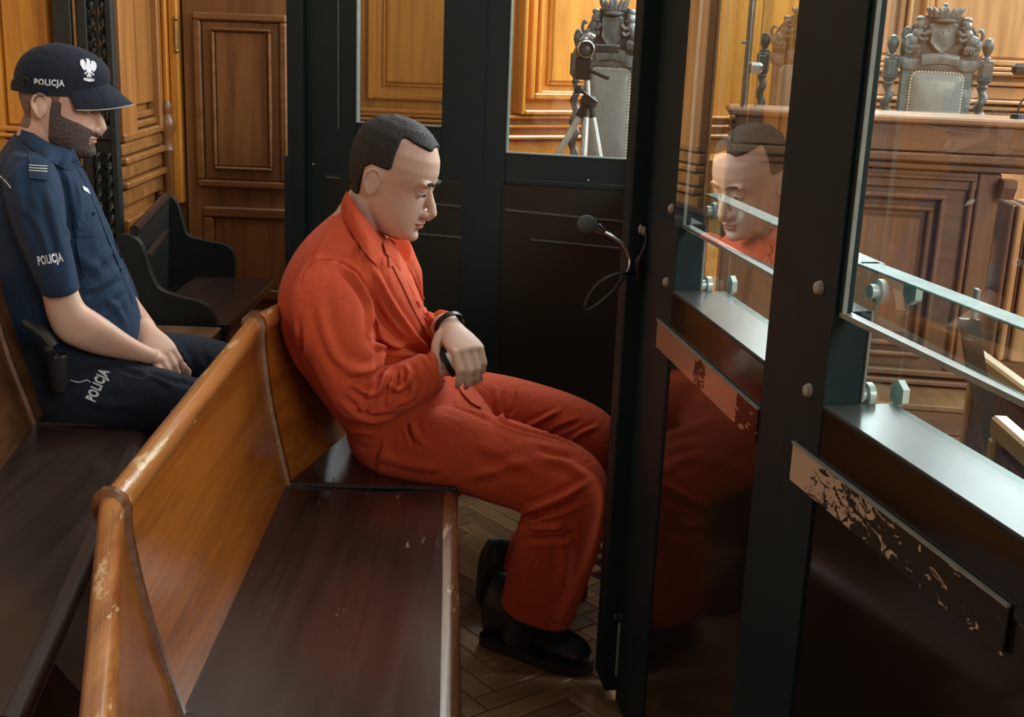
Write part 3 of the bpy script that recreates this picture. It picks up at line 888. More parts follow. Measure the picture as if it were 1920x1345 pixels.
# bay contents
def bay(fr, s0, s1, pane_ang, tape_mat, right):
    MB().add(*fr.box(s0, s1, -TH, -0.001, ZS - 0.012, ZL - 0.006, 0.002)).build('rail', M['frame_gloss'], fp)
    MB().add(*fr.box(s0, s1, -0.105, 0.001, ZL - 0.006, ZL, 0.0015)).build('ledge', M['ledge'], fp)
    MB().add(*fr.box(s0 - 0.02 * (not right), s1, -TH, -0.004, 0.012, ZS - 0.012, 0.002)).build('smoked_panel', M['smoked'], fp)
    # stuck-on strip
    sa, sb = (s0 - 0.083, s1 + 0.0) if not right else (s0 - 0.07, s0 + 0.44)
    v, f = fr.box(sa, sb, 0.0, 0.0025, ZSB, ZS, 0)
    link('adhesive_strip', v, f, tape_mat, fp, False)
    MB().add(*fr.box(sa, sb, 0.0, 0.005, ZS, ZS + 0.0035, 0)).build('strip_edge', M['edge_metal'], fp)
    # upper pane in a thin black bead, its lower edge bright
    c = fr.P((s0 + s1) / 2, -0.016, 0); fr2 = Frame(c, 0); a = math.atan2(fr.e[0], fr.e[1]) + RAD(pane_ang)
    fr2.e = np.array([math.sin(a), math.cos(a), 0]); fr2.n = np.array([math.cos(a), -math.sin(a), 0]); h = (s1 - s0) / 2
    MB().add(*fr2.box(-h - 0.0, h, -0.004, 0.004, ZP, ZT, 0)).build('glass_pane', M['pane'] if right else M['laminated'], fp, False)
    MB().add(*fr.box(s0, s1, -0.024, -0.009, ZP - 0.007, ZP, 0)).build('pane_edge', M['edge_metal'], fp)
    MB().add(*fr.box(s0, s0 + 0.012, -TU, -0.006, ZP, ZT, 0.002)).build('glazing_bead', M['frame'], fp)
    MB().add(*fr.box(s0 + 0.012, s0 + 0.0145, -0.012, -0.006, ZP, ZT, 0)).build('bead_edge', M['edge_metal'], fp)
    # outer plate closing the gap, held off the frame by bolts
    zt, zb = kz(1.150), ZL + 0.004
    n0 = -0.100
    MB().add(*fr.box(s0 - 0.11, s1 + 0.12, n0 - 0.018, n0 + 0.018, zb, zt, 0)).build('outer_plate', M['plate'], fp, False)
    MB().add(*fr.box(s0 - 0.11, s1 + 0.12, n0 - 0.018, n0 + 0.018, zt, zt + 0.003, 0.001)).build('plate_top_edge', M['glass_edge'], fp)
    MB().add(*fr.box(s0 + 0.0, s0 + 0.004, -TH - 0.002, -TH + 0.001, zb, ZP, 0)).build('reveal_edge', M['edge_metal'], fp)
    for zz in (kz(1.128), kz(0.968)):
        b0 = fr.P(s0 - 0.045, 0, zz)
        for sgn in (1,):
            m_ = MB(); m_.add(*lathe(fr.P(s0 - 0.02, -0.060, zz), [(0.0, 0), (0.010, 0), (0.010, 0.010), (0.017, 0.011), (0.017, 0.020), (0, 0.020)], 14, -fr.n))
            m_.add(*lathe(fr.P(s0 - 0.02, -0.119, zz), [(0, 0), (0.019, 0.0), (0.019, 0.010), (0, 0.010)], 6, -fr.n))
            m_.build('standoff', M['standoff'], fp)
        m_ = MB(); m_.add(*lathe(b0 - fr.n * 0.02, [(0.010, 0.0), (0.010, 0.021), (0.0075, 0.026), (0.003, 0.028), (0.0, 0.028)], 14, fr.n))
        m_.build('rivet', M['rivet'], fp)
bay(FLF, 0.0, LB, -4.3, M['tape_l'], False)
bay(FRF, 0.0, 1.15, 2.0, M['tape_r'], True)
MB().add(*FRF.box(1.15, 1.35, -TH, 0.0, 0.0, ZT, 0.003)).build('post', M['frame'], fp)
# latch plates at the foot of the far post
for k in (-1, 1):
    c = FLF.P(-0.226 + 0.006, 0.006 + 0.006 * k, 0.21); MB().add(*cuboid(c, FLF.e, FLF.n, EZ, 0.004, 0.0035, 0.007, 0.001)).build('latch_lug', M['steel'], fp)
MB().add(*FLF.box(-0.222, -0.215, 0.0, 0.005, 0.06, 0.195, 0.001)).build('gap_light_strip', M['edge_metal'], fp)  # pale strip imitates light showing through the gap

# ---- end partition with two windows
FE = Frame((0.345, 3.87), -80); 
if FE.n[1] > 0: FE.n = -FE.n
ep = thing('end_partition', 'black panelled end wall of the dock with two windows, behind the prisoner', 'partition', tuple(FE.P(0.5, 0, 0)))
T2 = 0.05
def eb(name, s0, s1, z0, z1, n0=-T2, n1=0.0, mt='frame2', b=0.003):
    return MB().add(*FE.box(s0, s1, n0, n1, z0, z1, b)).build(name, M[mt], ep)
eb('post', 1.072, 1.126, 0.0, ZT, -T2, 0.03)
m = MB(); m.add(*FE.box(1.118, 1.138, -0.03, 0.034, 0.0, 1.055, 0.004)); m.build('corner_guard', M['frame2'], ep)
eb('stile', 0.900, 1.072, 0.0, ZT)
eb('stile', 0.398, 0.612, 0.0, ZT)
eb('stile', -0.25, -0.03, 0.0, ZT)
eb('rail', 0.612, 0.900, 1.003, 1.172)
eb('rail', -0.03, 0.398, 1.02, 1.101)
eb('rail_lip', -0.03, 0.398, 1.003, 1.022, -0.04, 0.004)
eb('stile_edge', 0.466, 0.470, 1.0, ZT, 0.0, 0.004)
eb('stile_edge', 0.958, 0.9615, 1.15, ZT, 0.0, 0.003, 'bead', 0)
for s0, s1, z0 in ((0.612, 0.900, 1.172), (-0.03, 0.398, 1.101)):
    MB().add(*FE.box(s1 - 0.004, s1, -0.03, 0.004, z0, ZT, 0)).build('window_bead', M['bead'], ep)
    MB().add(*FE.box(s0, s1, -0.03, 0.002, z0, z0 + 0.004, 0)).build('window_bead', M['bead'], ep)
    MB().add(*FE.box(s0, s1, -0.028, -0.022, z0, ZT, 0)).build('glass_pane', M['pane'], ep, False)
for s0, s1 in ((0.538, 1.006), (-0.03, 0.400)):
    MB().add(*FE.box(s0, s1, -0.03, 0.003, 0.03, 1.0, 0.002)).build('smoked_panel', M['smoked_end'], ep)
    MB().add(*FE.box(s1 - 0.004, s1 + 0.003, -0.02, 0.006, 0.03, 1.0, 0.001)).build('panel_edge', M['frame2'], ep)
# unseen low panel added behind the end post to shade the lower door
MB().add(*wbox(-0.775, -0.745, 4.10, 5.50, 0.0, 1.12, 0.004)).build('return_panel', M['door_wood'], ep)
for (xa, ya), (xb, yb) in (((947, 394), (1176, 417)), ((996, 450), (1162, 466)), ((612, 332), (640, 336)), ((790, 381), (866, 388)), ((775, 438), (866, 446))):  # added strips imitate faint lines glimpsed in the smoked gloss
    (sa, za), (sb, zb) = FE.px(xa, ya), FE.px(xb, yb)
    MB().add(*tube([FE.P(sa, 0.003, za), FE.P(sb, 0.003, zb)], 0.0055, 8)).build('panel_moulding', M['glimpsed_line'], ep)
for x, y in ((588, 308), (1103, 338), (1200, 318)):
    s_, z_ = FE.px(x, y); MB().add(*ball(FE.P(s_, 0.004, z_), (0.004, 0.004, 0.004), 8, 6)).build('screw', M['rivet'], ep)

# unseen side door added to stop light through the gap behind the far post
FSD = Frame((0.272, 2.57), math.degrees(math.atan2(0.385 - 0.272, 3.84 - 2.57)), 1); LSD = math.hypot(0.385 - 0.272, 3.84 - 2.57)
sd = thing('light_gap_door', 'added black half-glazed side door closing a light gap, unseen behind the microphone post', 'door', (0.33, 3.2, 0))
MB().add(*FSD.box(0.01, LSD - 0.01, 0.0, 0.03, 0.02, 1.05, 0.003)).build('door_panel', M['frame2'], sd)
MB().add(*FSD.box(0.01, 0.09, 0.0, 0.03, 1.05, ZT, 0.003)).build('door_stile', M['frame2'], sd)
MB().add(*FSD.box(LSD - 0.09, LSD - 0.01, 0.0, 0.03, 1.05, ZT, 0.003)).build('door_stile', M['frame2'], sd)
MB().add(*FSD.box(0.09, LSD - 0.09, 0.012, 0.018, 1.05, ZT, 0)).build('glass_pane', M['pane'], sd, False)

# ================================================================== BENCHES
def bench(name, label, st, grp, hb, depth_off, segm, mats, strap_at=(), seat_h=0.45, legs=()):
    """st: stations of (front, junction, top) points from near to far"""
    t = thing(name, label, 'bench', tuple(np.array([st[1][1][0], st[1][1][1], 0])), grp)
    sec_s, sec_b, sec_e, sec_r = [], [], [], []
    for F_, B_, T_ in st:
        F_, B_, T_ = (np.array(q, float) for q in (F_, B_, T_))
        o = unit(np.array([F_[0] - B_[0], F_[1] - B_[1], 0])); W = np.linalg.norm((F_ - B_)[:2])
        P = lambda u, z: np.array([B_[0], B_[1], 0]) + o * u + EZ * z
        h = seat_h
        sec_s.append([P(-0.02, h), P(0.10, h - 0.004), P(W * 0.5, h - 0.006), P(W - 0.035, h), P(W - 0.033, h - 0.036), P(W * 0.5, h - 0.04), P(-0.02, h - 0.036)])
        sec_e.append([P(W - 0.0345, h + 0.0002), P(W - 0.02, h - 0.0015), P(W - 0.007, h - 0.007), P(W, h - 0.017), P(W - 0.003, h - 0.029), P(W - 0.014, h - 0.037), P(W - 0.0345, h - 0.0365)])
        hgt = T_[2] - h; lean = -np.dot((T_ - B_)[:2], o[:2])
        def Q(z, thk):     # point up the slightly curved back; thk from front face
            k = (z - h) / hgt; bow = 0.012 * math.sin(math.pi * max(0, min(1, k)))
            along = (T_ - B_) - o * np.dot(T_ - B_, o); along[2] = 0
            return np.array([B_[0], B_[1], 0]) + o * (-lean * k - bow - thk) + along * k + EZ * z
        zt = T_[2]
        fr_ = [h - 0.03, h + 0.08, h + 0.16, h + 0.24, h + 0.31, zt - 0.035]
        sec_b.append([Q(z, 0) for z in fr_] + [Q(z, 0.026) for z in reversed(fr_)])
        r0 = zt - 0.036
        sec_r.append([Q(r0, -0.002), Q(zt - 0.022, -0.005), Q(zt - 0.008, -0.001), Q(zt, 0.009), Q(zt, 0.020), Q(zt - 0.008, 0.030), Q(zt - 0.022, 0.034), Q(r0, 0.030)])
    def straps(i, w_):
        out = []
        a, b = np.array(sec_b[i]), np.array(sec_r[i])
        d = unit(np.array(st[min(i + 1, len(st) - 1)][1]) - np.array(st[max(i - 1, 0)][1])); d[2] = 0
        n6 = len(a) // 2
        path = list(a[:n6 - 1]) + list(b[0:8]) + list(a[n6 + 1:])
        c = np.mean(path, axis=0); rows = []
        o = unit(np.array([st[i][0][0] - st[i][1][0], st[i][0][1] - st[i][1][1], 0]))
        loop = []
        for q in path:
            side = np.dot(q - c, o)
            loop.append(q)
        loop = np.array(loop)
        # outward normals of the open path in the section plane
        tn = np.gradient(loop, axis=0); nn = np.cross(tn, d); nn /= np.linalg.norm(nn, axis=1, keepdims=True)
        if np.dot(nn[0], o) < 0: nn = -nn
        rings = []
        for q, e in zip(loop, nn):
            rings.append([q - d * w_ - e * 0.002, q - d * w_ * 0.6 + e * 0.0095, q + d * w_ * 0.6 + e * 0.0095, q + d * w_ - e * 0.002])
        return loft(rings)
    for i in range(len(st) - 1):
        mb = MB(); mb.add(*loft([sec_s[i], sec_s[i + 1]])); mb.build('seat', M[mats[0]], t, True, sharp=25)
        mb = MB(); mb.add(*loft([sec_e[i], sec_e[i + 1]])); mb.build('seat_edge', M[mats[1]], t, True, sharp=60)
        mb = MB(); mb.add(*loft([sec_b[i], sec_b[i + 1]])); mb.build('backrest', M[mats[2]], t, True, sharp=40)
        mb = MB(); mb.add(*loft([sec_r[i], sec_r[i + 1]])); mb.build('top_rail', M[mats[3]], t, True, sharp=60)
    for i in strap_at:
        MB().add(*straps(i, 0.0125)).build('strap', M['strap'], t)
        F_, B_, T_ = (np.array(q, float) for q in st[i]); d = unit(np.array(st[i + 1][1]) - np.array(st[i][1])); d[2] = 0
        mb = MB(); a = B_ * 1.0; b = F_ * 1.0
        a[2] = seat_h; b[2] = seat_h + 0.0015
        mb.add(*cuboid((a + b) / 2, unit(b - a), unit(np.cross(EZ, unit(b - a))), EZ, np.linalg.norm(b - a) / 2 - 0.004, 0.009, 0.005, 0.003)); mb.build('seat_joint', M['bench_dark'], t)
    for i, k in legs:
        F_ = np.array(st[i][0]) * (1 - k) + np.array(st[i + 1][0]) * k; B_ = np.array(st[i][1]) * (1 - k) + np.array(st[i + 1][1]) * k
        o = unit(np.array([F_[0] - B_[0], F_[1] - B_[1], 0])); d = np.cross(EZ, o)
        W = np.linalg.norm((F_ - B_)[:2])
        P = lambda u, z: np.array([B_[0], B_[1], 0]) + o * u + EZ * z
        poly = [P(-0.03, seat_h - 0.04), P(W - 0.05, seat_h - 0.04), P(W - 0.08, 0.30), P(W - 0.14, 0.16), P(W - 0.06, 0.05), P(W - 0.05, 0.0), P(0.0, 0.0), P(0.05, 0.2)]
        MB().add(*extrude([p - d * 0.02 for p in poly], d * 0.04)).build('leg', M['bench_dark'], t, False)
    return t

S2 = ((-0.112, 2.633, .45), (-0.507, 2.628, .45), (-0.580, 2.690, .83))
S1 = ((-0.052, 1.600, .45), (-0.484, 1.639, .45), (-0.545, 1.590, .83))
S0 = ((0.13, 0.95, .45), (-0.27, 0.96, .45), (-0.335, 0.90, .83))
a13 = np.array([math.sin(RAD(13)), math.cos(RAD(13)), 0])
S3 = tuple(tuple(np.array(q) + a13 * l) for q, l in zip(S2, (0.80, 0.90, 0.92)))
bench('courtroom_bench', 'amber varnished bench with a dark scratched seat, on which the man in orange sits', [S0, S1, S2, S3], 'rows of court benches', .83, 0, 0,
      ('bench_seat', 'bench_edge', 'bench_back', 'bench_rail'), (1, 2), legs=((1, 0.5), (2, 0.25), (0, 0.6)))
R1 = ((-0.939, 2.995, .45), (-1.235, 2.985, .45), (-1.34, 3.0, .83))
R0 = ((-0.716, 1.625, .45), (-1.01, 1.60, .45), (-1.11, 1.57, .83))
R2 = ((-1.015, 4.06, .45), (-1.30, 4.06, .45), (-1.40, 4.08, .79))
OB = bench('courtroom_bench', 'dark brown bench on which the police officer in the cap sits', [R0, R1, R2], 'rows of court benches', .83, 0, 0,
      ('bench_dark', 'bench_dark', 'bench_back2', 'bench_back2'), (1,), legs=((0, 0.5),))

# ---- black bench with curved end panels beyond the officer
bb = thing('end_panel_bench', 'small black bench with curved end panels in front of the brown door', 'bench', (-1.2, 4.5, 0), 'rows of court benches')
def endpanel(D, pts, thk):
    P = [gd(x, y, D) for x, y in pts]
    P = [p for p in spline(P, 4)]
    return extrude(P, EY * thk)
e1 = [(219, 448), (222, 441), (240, 441), (258, 452), (270, 475), (280, 510), (296, 541), (330, 556), (372, 567), (392, 580), (404, 605), (410, 640), (414, 720), (412, 800)]
x0, y0 = 225, 830
MB().add(*endpanel(4.10, e1 + [(400, 820), (235, 800), (222, 600)], 0.035)).build('end_panel', M['iron'], bb)
e2 = [(283, 400), (291, 372), (310, 364), (330, 380), (342, 420), (352, 443), (385, 452), (425, 462), (438, 480), (440, 520), (432, 580), (424, 640), (418, 700)]
MB().add(*endpanel(4.95, e2 + [(405, 712), (300, 690), (285, 560)], 0.035)).build('end_panel', M['iron'], bb)
qa, qb = gd(252, 432, 4.13), gd(312, 369, 4.94)
MB().add(*tube([qa, qb], 0.018, 8)).build('top_rail', M['bench_dark'], bb)
qa2, qb2 = gd(276, 482, 4.13), gd(312, 432, 4.94)
MB().add(*tube([qa2, qb2], 0.014, 8)).build('back_rail', M['bench_dark'], bb)
dn = np.array([-0.01, 0, -0.38]); 
MB().add(*loft([[qa + EX * .01, qa - EX * .01, qa + dn - EX * .01, qa + dn + EX * .01], [qb + EX * .01, qb - EX * .01, qb + dn - EX * .01, qb + dn + EX * .01]])).build('back_board', M['iron'], bb)
sc_ = (qa + qb) / 2
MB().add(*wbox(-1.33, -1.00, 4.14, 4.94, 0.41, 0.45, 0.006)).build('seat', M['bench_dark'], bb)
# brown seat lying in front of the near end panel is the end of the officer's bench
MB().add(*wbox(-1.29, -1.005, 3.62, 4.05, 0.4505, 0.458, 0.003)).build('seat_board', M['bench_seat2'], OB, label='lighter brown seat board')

# ================================================================== BEYOND THE DOCK
# ---- dais and the judges' desk
jd = thing('judge_desk', 'long dark walnut desk of the judges beyond the glass front', 'desk', (1.7, 4.9, 0))
FJ = Frame(gd(1650, 400, 4.9), 97, 1)
if FJ.n[1] > 0: FJ.n = -FJ.n
def js(x, y=450): return FJ.px(x, y)[0]
def jz(y, x=1700): return FJ.px(x, y)[1]
zt = jz(216)
s0, s1 = js(1372, 240), js(1884, 300)
MB().add(*FJ.box(s0, s1, -0.28, -0.03, 0.0, zt - 0.05, 0.0)).build('carcass', M['judge_wood'], jd)
MB().add(*FJ.box(s0 - 0.02, s1 + 0.5, -0.30, 0.06, zt - 0.028, zt, 0.008)).build('desk_top', M['judge_top'], jd)
MB().add(*FJ.box(s0 + 0.01, s1 + 0.5, -0.05, 0.025, jz(282), zt - 0.028, 0.004)).build('frieze', M['judge_wood'], jd)
MB().add(*FJ.box(s0, s1 + 0.5, -0.05, 0.045, jz(301), jz(284), 0.008)).build('cornice', M['judge_wood'], jd)
MB().add(*FJ.box(s0, s1 + 0.5, -0.05, 0.02, jz(316), jz(303), 0.006)).build('cornice', M['judge_wood'], jd)
MB().add(*FJ.box(js(1820), s1, -0.05, 0.0, 0.15, jz(318), 0.006)).build('stile', M['judge_wood_z'], jd)
MB().add(*FJ.box(s0, js(1480), -0.05, 0.0, 0.15, jz(318), 0.006)).build('stile', M['judge_wood_z'], jd)
MB().add(*FJ.box(js(1480), js(1820), -0.05, -0.01, jz(352), jz(318), 0.004)).build('top_rail', M['judge_wood'], jd)
for a, b_, c, d, w_, nn in ((1496, 1815, 326, 700, 0.018, 0.012), (1520, 1763, 362, 668, 0.02, 0.02), (1540, 1745, 384, 650, 0.022, 0.004)):
    q = frame_ring(FJ, js(a), js(b_), jz(d), jz(c), w_, -0.05, nn, 0.006); q.build('panel_moulding', M['judge_wood_z'], jd)
MB().add(*FJ.box(js(1560), js(1728), -0.05, -0.012, jz(630), jz(405), 0.012)).build('panel', M['judge_wood_z'], jd)
for y0, y1, nn in ((690, 702, 0.03), (706, 716, 0.05), (720, 765, 0.03)):
    MB().add(*FJ.box(s0, s1, -0.05, nn, jz(y1), jz(y0), 0.006)).build('base_moulding', M['judge_wood'], jd)
MB().add(*FJ.box(s0, s1 + 0.03, -0.05, 0.05, 0.0, jz(770), 0.006)).build('plinth', M['judge_wood'], jd)
# scrolled bracket and bright pilaster at the right end of the desk
zA, zB = jz(335, 1885), jz(372, 1885)
pr = [(0.0, zA), (0.085, zA), (0.085, zA - 0.03), (0.07, zA - 0.045), (0.055, zA - 0.07), (0.05, zB), (0.0, zB)]
c0 = FJ.P(js(1872, 350), 0, 0)
MB().add(*extrude([c0 + FJ.n * a + EZ * b_ for a, b_ in pr], FJ.e * 0.05)).build('bracket', M['judge_wood_z'], jd)
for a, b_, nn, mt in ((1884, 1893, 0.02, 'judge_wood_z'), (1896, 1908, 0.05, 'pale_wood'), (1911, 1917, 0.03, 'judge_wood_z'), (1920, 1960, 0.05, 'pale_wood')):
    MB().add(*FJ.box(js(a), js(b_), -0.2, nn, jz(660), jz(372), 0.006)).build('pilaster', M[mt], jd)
MB().add(*FJ.box(js(1876), js(1990), -0.2, 0.02, 0.0, jz(662), 0.006)).build('pilaster_foot', M['judge_wood'], jd)
# step in front of the desk
st_ = thing('wooden_step', 'low brown wooden step along the foot of the dark desk', 'step', (1.5, 4.4, 0))
MB().add(*FJ.box(s0, s1 - 0.02, 0.05, 0.30, 0.0, 0.10, 0.006)).build('riser', M['judge_wood'], st_)
MB().add(*FJ.box(s0, s1 - 0.02, 0.05, 0.315, 0.10, 0.125, 0.005)).build('tread', M['floor_far'], st_)

# low slanting panelled barrier seen through the far pane
FB = Frame(gz(1322, 610, 0.12), 23, 1)
if FB.n[0] > 0: FB.n = -FB.n
br = thing('panelled_barrier', 'low honey oak barrier with slanting mouldings outside the far bay', 'barrier', tuple(FB.P(0.4, 0, 0)))
LBR = 0.62
MB().add(*FB.box(-0.25, LBR, -0.04, 0.0, 0.0, 0.95, 0.004)).build('board', M['wall_wood_x'], br)
for z, h_, nn in ((0.05, 0.05, 0.03), (0.14, 0.03, 0.02), (0.30, 0.03, 0.02), (0.42, 0.03, 0.035), (0.52, 0.05, 0.02), (0.80, 0.04, 0.03), (0.95, 0.04, 0.05)):
    MB().add(*FB.box(-0.25, LBR, 0.0, nn, z - h_, z, 0.006)).build('moulding', M['wall_wood_x'], br)
for sa, sb, nn in ((LBR, LBR + 0.05, 0.03), (LBR + 0.06, LBR + 0.13, 0.0), (LBR + 0.15, LBR + 0.18, 0.04)):
    MB().add(*FB.box(sa, sb, -0.06, nn, 0.0, 0.99, 0.005)).build('end_post', M['wall_wood'], br)

# ---- carved judges' chairs: grey leather backs under a crest
def blob(mb, x, z, rx, rz, d=0.02, ang=0.0):
    ca, sa = math.cos(ang), math.sin(ang)
    mb.add(*ball((x, -0.018, z), (rx, d, rz), 10, 7, (np.array([ca, 0, sa]), EY, np.array([-sa, 0, ca]))))


def carved_chair(label):
    t = thing('carved_chair', label, 'chair', (0, 0, 0), 'carved chairs of the judges')
    W = 0.165
    # frame of the back
    MB().add(*wbox(-W, W, -0.012, 0.022, 0.62, 1.425, 0.008)).build('back_frame', M['carved'], t)
    wv = 0.118; zb, z1 = 0.985, 1.395
    out = [(-wv, zb + 0.03), (-wv + 0.009, zb + 0.009), (-wv + 0.03, zb), (wv - 0.03, zb), (wv - 0.009, zb + 0.009), (wv, zb + 0.03)] + [(wv - 0.035 + 0.035 * math.cos(a), z1 - 0.035 + 0.035 * math.sin(a)) for a in np.linspace(0, math.pi / 2, 5)] + [(-wv + 0.035 - 0.035 * math.sin(a), z1 - 0.035 + 0.035 * math.cos(a)) for a in np.linspace(0, math.pi / 2, 5)]
    rings = []
    cx, cz_ = 0, (zb + z1) / 2
    for k, (s, y) in enumerate(((1.0, -0.012), (0.99, -0.020), (0.93, -0.028), (0.75, -0.036), (0.4, -0.041), (0.02, -0.042))):
        rings.append([np.array([cx + (x - cx) * s, y, cz_ + (z - cz_) * s]) for x, z in out])
    MB().add(*loft(rings)).build('leather_pad', M['leather'], t, sharp=80)
    nh = MB(); per = [np.array([x, -0.020, z]) for x, z in out] + [np.array([out[0][0], -0.020, out[0][1]])]
    for a, b_ in zip(per, per[1:]):
        n_ = max(1, int(np.linalg.norm(b_ - a) / 0.0135))
        for i in range(n_):
            nh.add(*ball(a + (b_ - a) * i / n_, (0.0058, 0.005, 0.0058), 6, 4))
    o = nh.build('nailhead_trim', M['nailhead'], t); o['kind'] = 'stuff'
    # twisted posts with carved blocks and finials
    for s in (-1, 1):
        x = s * 0.213
        mb = MB(); mb.add(*twisted_chair(np.array([x, 0, 0]), 0.74, 1.335)); mb.build('twisted_post', M['carved_dark'], t)
        mb = MB(); mb.add(*wbox(x - 0.031, x + 0.031, -0.03, 0.03, 1.36, 1.455, 0.005))
        mb.add(*wbox(x - 0.020, x + 0.020, -0.036, -0.028, 1.375, 1.44, 0.003)); blob(mb, x, 1.408, 0.009, 0.009, 0.012)
        for a in range(6):
            blob(mb, x + 0.013 * math.cos(a * 1.05), 1.408 + 0.016 * math.sin(a * 1.05), 0.006, 0.006, 0.014)
        mb.build('carved_block', M['carved_dark'], t)
        MB().add(*lathe((x, 0, 0), [(0.0, 1.56), (0.016, 1.552), (0.026, 1.53), (0.027, 1.512), (0.018, 1.488), (0.012, 1.475), (0.022, 1.468), (0.024, 1.458), (0.03, 1.455)], 14)).build('finial', M['carved_dark'], t)
        MB().add(*lathe((x, 0, 0), [(0.03, 1.36), (0.026, 1.352), (0.018, 1.345), (0.024, 1.335), (0.014, 1.325)], 14)).build('post_collar', M['carved_dark'], t)
        MB().add(*wbox(x - 0.028, x + 0.028, -0.028, 0.028, 0.0, 0.74, 0.005)).build('leg', M['carved_dark'], t)
        MB().add(*wbox(x - 0.028, x + 0.028, -0.52, -0.46, 0.0, 0.62, 0.006)).build('leg', M['carved_dark'], t)
        MB().add(*tube(spline([(x, -0.03, 0.76), (x, -0.2, 0.80), (x, -0.45, 0.77), (x, -0.53, 0.70)], 4), 0.024, 8)).build('armrest', M['carved_dark'], t)
    MB().add(*wbox(-0.24, 0.24, -0.54, 0.03, 0.44, 0.51, 0.015)).build('seat', M['leather'], t)
    # crest board, ribbon, shield, crown and two beasts
    cb = MB(); cb.add(*wbox(-0.17, 0.17, -0.004, 0.016, 1.41, 1.60, 0.006))
    poly = [(-0.17, 1.43), (0.17, 1.43), (0.178, 1.52), (0.165, 1.60), (0.13, 1.66), (0.10, 1.70), (0.05, 1.72), (-0.05, 1.72), (-0.10, 1.70), (-0.13, 1.66), (-0.165, 1.60), (-0.178, 1.52)]
    MB().add(*extrude([np.array([x, 0.0, z]) for x, z in poly], EY * 0.014)).build('crest_board', M['carved_dark'], t)
    rb = MB()
    for xs, zs in ((np.linspace(-0.185, -0.075, 7), lambda u: 1.452 - 0.02 * math.sin(u * 3)), (np.linspace(-0.085, 0.085, 9), lambda u: 1.468 + 0.014 * math.cos((u - .5) * 3) - 0.012), (np.linspace(0.075, 0.185, 7), lambda u: 1.452 - 0.02 * math.sin((1 - u) * 3))):
        n_ = len(xs); rings = []
        mid = n_ == 9
        for i, x in enumerate(xs):
            z = zs(i / (n_ - 1)); y = -0.040 if mid else -0.028 - 0.008 * math.sin(i / (n_ - 1) * 6)
            h = 0.030
            rings.append([np.array([x, y, z - h]), np.array([x, y - 0.007, z]), np.array([x, y, z + h]), np.array([x, y + 0.012, z + h]), np.array([x, y + 0.012, z - h])])
        rb.add(*loft(rings))
    rb.add(*wbox(-0.172, 0.172, -0.02, 0.0, 1.40, 1.45, 0.004))
    rb.build('ribbon', M['carved'], t, sharp=50)
    sh = MB()
    sp = [(-0.062, 1.655), (-0.048, 1.668), (0.0, 1.660), (0.048, 1.668), (0.062, 1.655), (0.055, 1.60), (0.058, 1.56), (0.03, 1.52), (0.0, 1.488), (-0.03, 1.52), (-0.058, 1.56), (-0.055, 1.60)]
    rings = [[np.array([x * s, y, 1.585 + (z - 1.585) * s]) for x, z in sp] for s, y in ((1, -0.0), (1, -0.035), (0.93, -0.044), (0.8, -0.04), (0.4, -0.046), (0.02, -0.047))]
    sh.add(*loft(rings))
    for x, z, r in ((0, 1.615, 0.012), (-0.02, 1.622, 0.008), (0.02, 1.622, 0.008), (0, 1.59, 0.008), (0, 1.57, 0.007), (0, 1.55, 0.006)):
        blob(sh, x, z, r, r * 1.2, 0.034)
    sh.build('shield', M['carved'], t, sharp=50)
    cr = MB(); cr.add(*lathe((0, -0.018, 0), [(0.0, 1.672), (0.052, 1.672), (0.056, 1.682), (0.05, 1.692), (0.06, 1.712), (0.0, 1.716)], 18))
    for k in range(9):
        a = math.pi * (k / 8); x = 0.066 * math.cos(a); y = -0.018 - 0.05 * math.sin(a)
        cr.add(*tube([(x * 0.85, -0.018 + (y + 0.018) * 0.85, 1.702), (x * 1.12, y * 1.05, 1.735), (x * 1.3, y * 1.1, 1.755)], [0.013, 0.011, 0.003], 7))
    blob(cr, 0, 1.735, 0.02, 0.03, 0.02); blob(cr, 0, 1.768, 0.012, 0.012, 0.012)
    cr.build('crown', M['carved'], t)
    for s in (-1, 1):
        b = MB()
        blob(b, s * 0.104, 1.655, 0.024, 0.036, 0.03, s * 0.25)           # head
        blob(b, s * 0.088, 1.642, 0.014, 0.010, 0.03); blob(b, s * 0.106, 1.688, 0.021, 0.018, 0.022)
        blob(b, s * 0.112, 1.605, 0.026, 0.045, 0.032, s * 0.35)          # chest
        blob(b, s * 0.138, 1.565, 0.036, 0.042, 0.034, s * 0.5)           # body
        blob(b, s * 0.158, 1.545, 0.024, 0.045, 0.036)                    # haunch
        b.add(*tube(spline([(s * 0.11, -0.03, 1.61), (s * 0.08, -0.045, 1.605), (s * 0.062, -0.05, 1.625)], 4), 0.011, 7))
        b.add(*tube(spline([(s * 0.115, -0.03, 1.59), (s * 0.085, -0.045, 1.57), (s * 0.07, -0.05, 1.585)], 4), 0.010, 7))
        b.add(*tube(spline([(s * 0.155, -0.03, 1.54), (s * 0.12, -0.04, 1.515), (s * 0.10, -0.04, 1.50)], 4), [0.014] * 8 + [0.010], 7))
        b.add(*tube(spline([(s * 0.165, -0.03, 1.53), (s * 0.15, -0.045, 1.50), (s * 0.13, -0.045, 1.505), (s * 0.125, -0.045, 1.52)], 4), 0.008, 7))
        b.add(*tube(spline([(s * 0.165, -0.02, 1.56), (s * 0.178, -0.03, 1.60), (s * 0.165, -0.035, 1.635), (s * 0.15, -0.035, 1.625)], 4), 0.009, 7))
        for q in range(4):
            b.add(*tube(spline([(s * (0.115 + 0.012 * q), -0.045, 1.545 - 0.004 * q), (s * (0.10 + 0.012 * q), -0.055, 1.525), (s * (0.11 + 0.012 * q), -0.05, 1.508)], 3), 0.0055, 6))
        b.build('carved_beast', M['carved'], t)
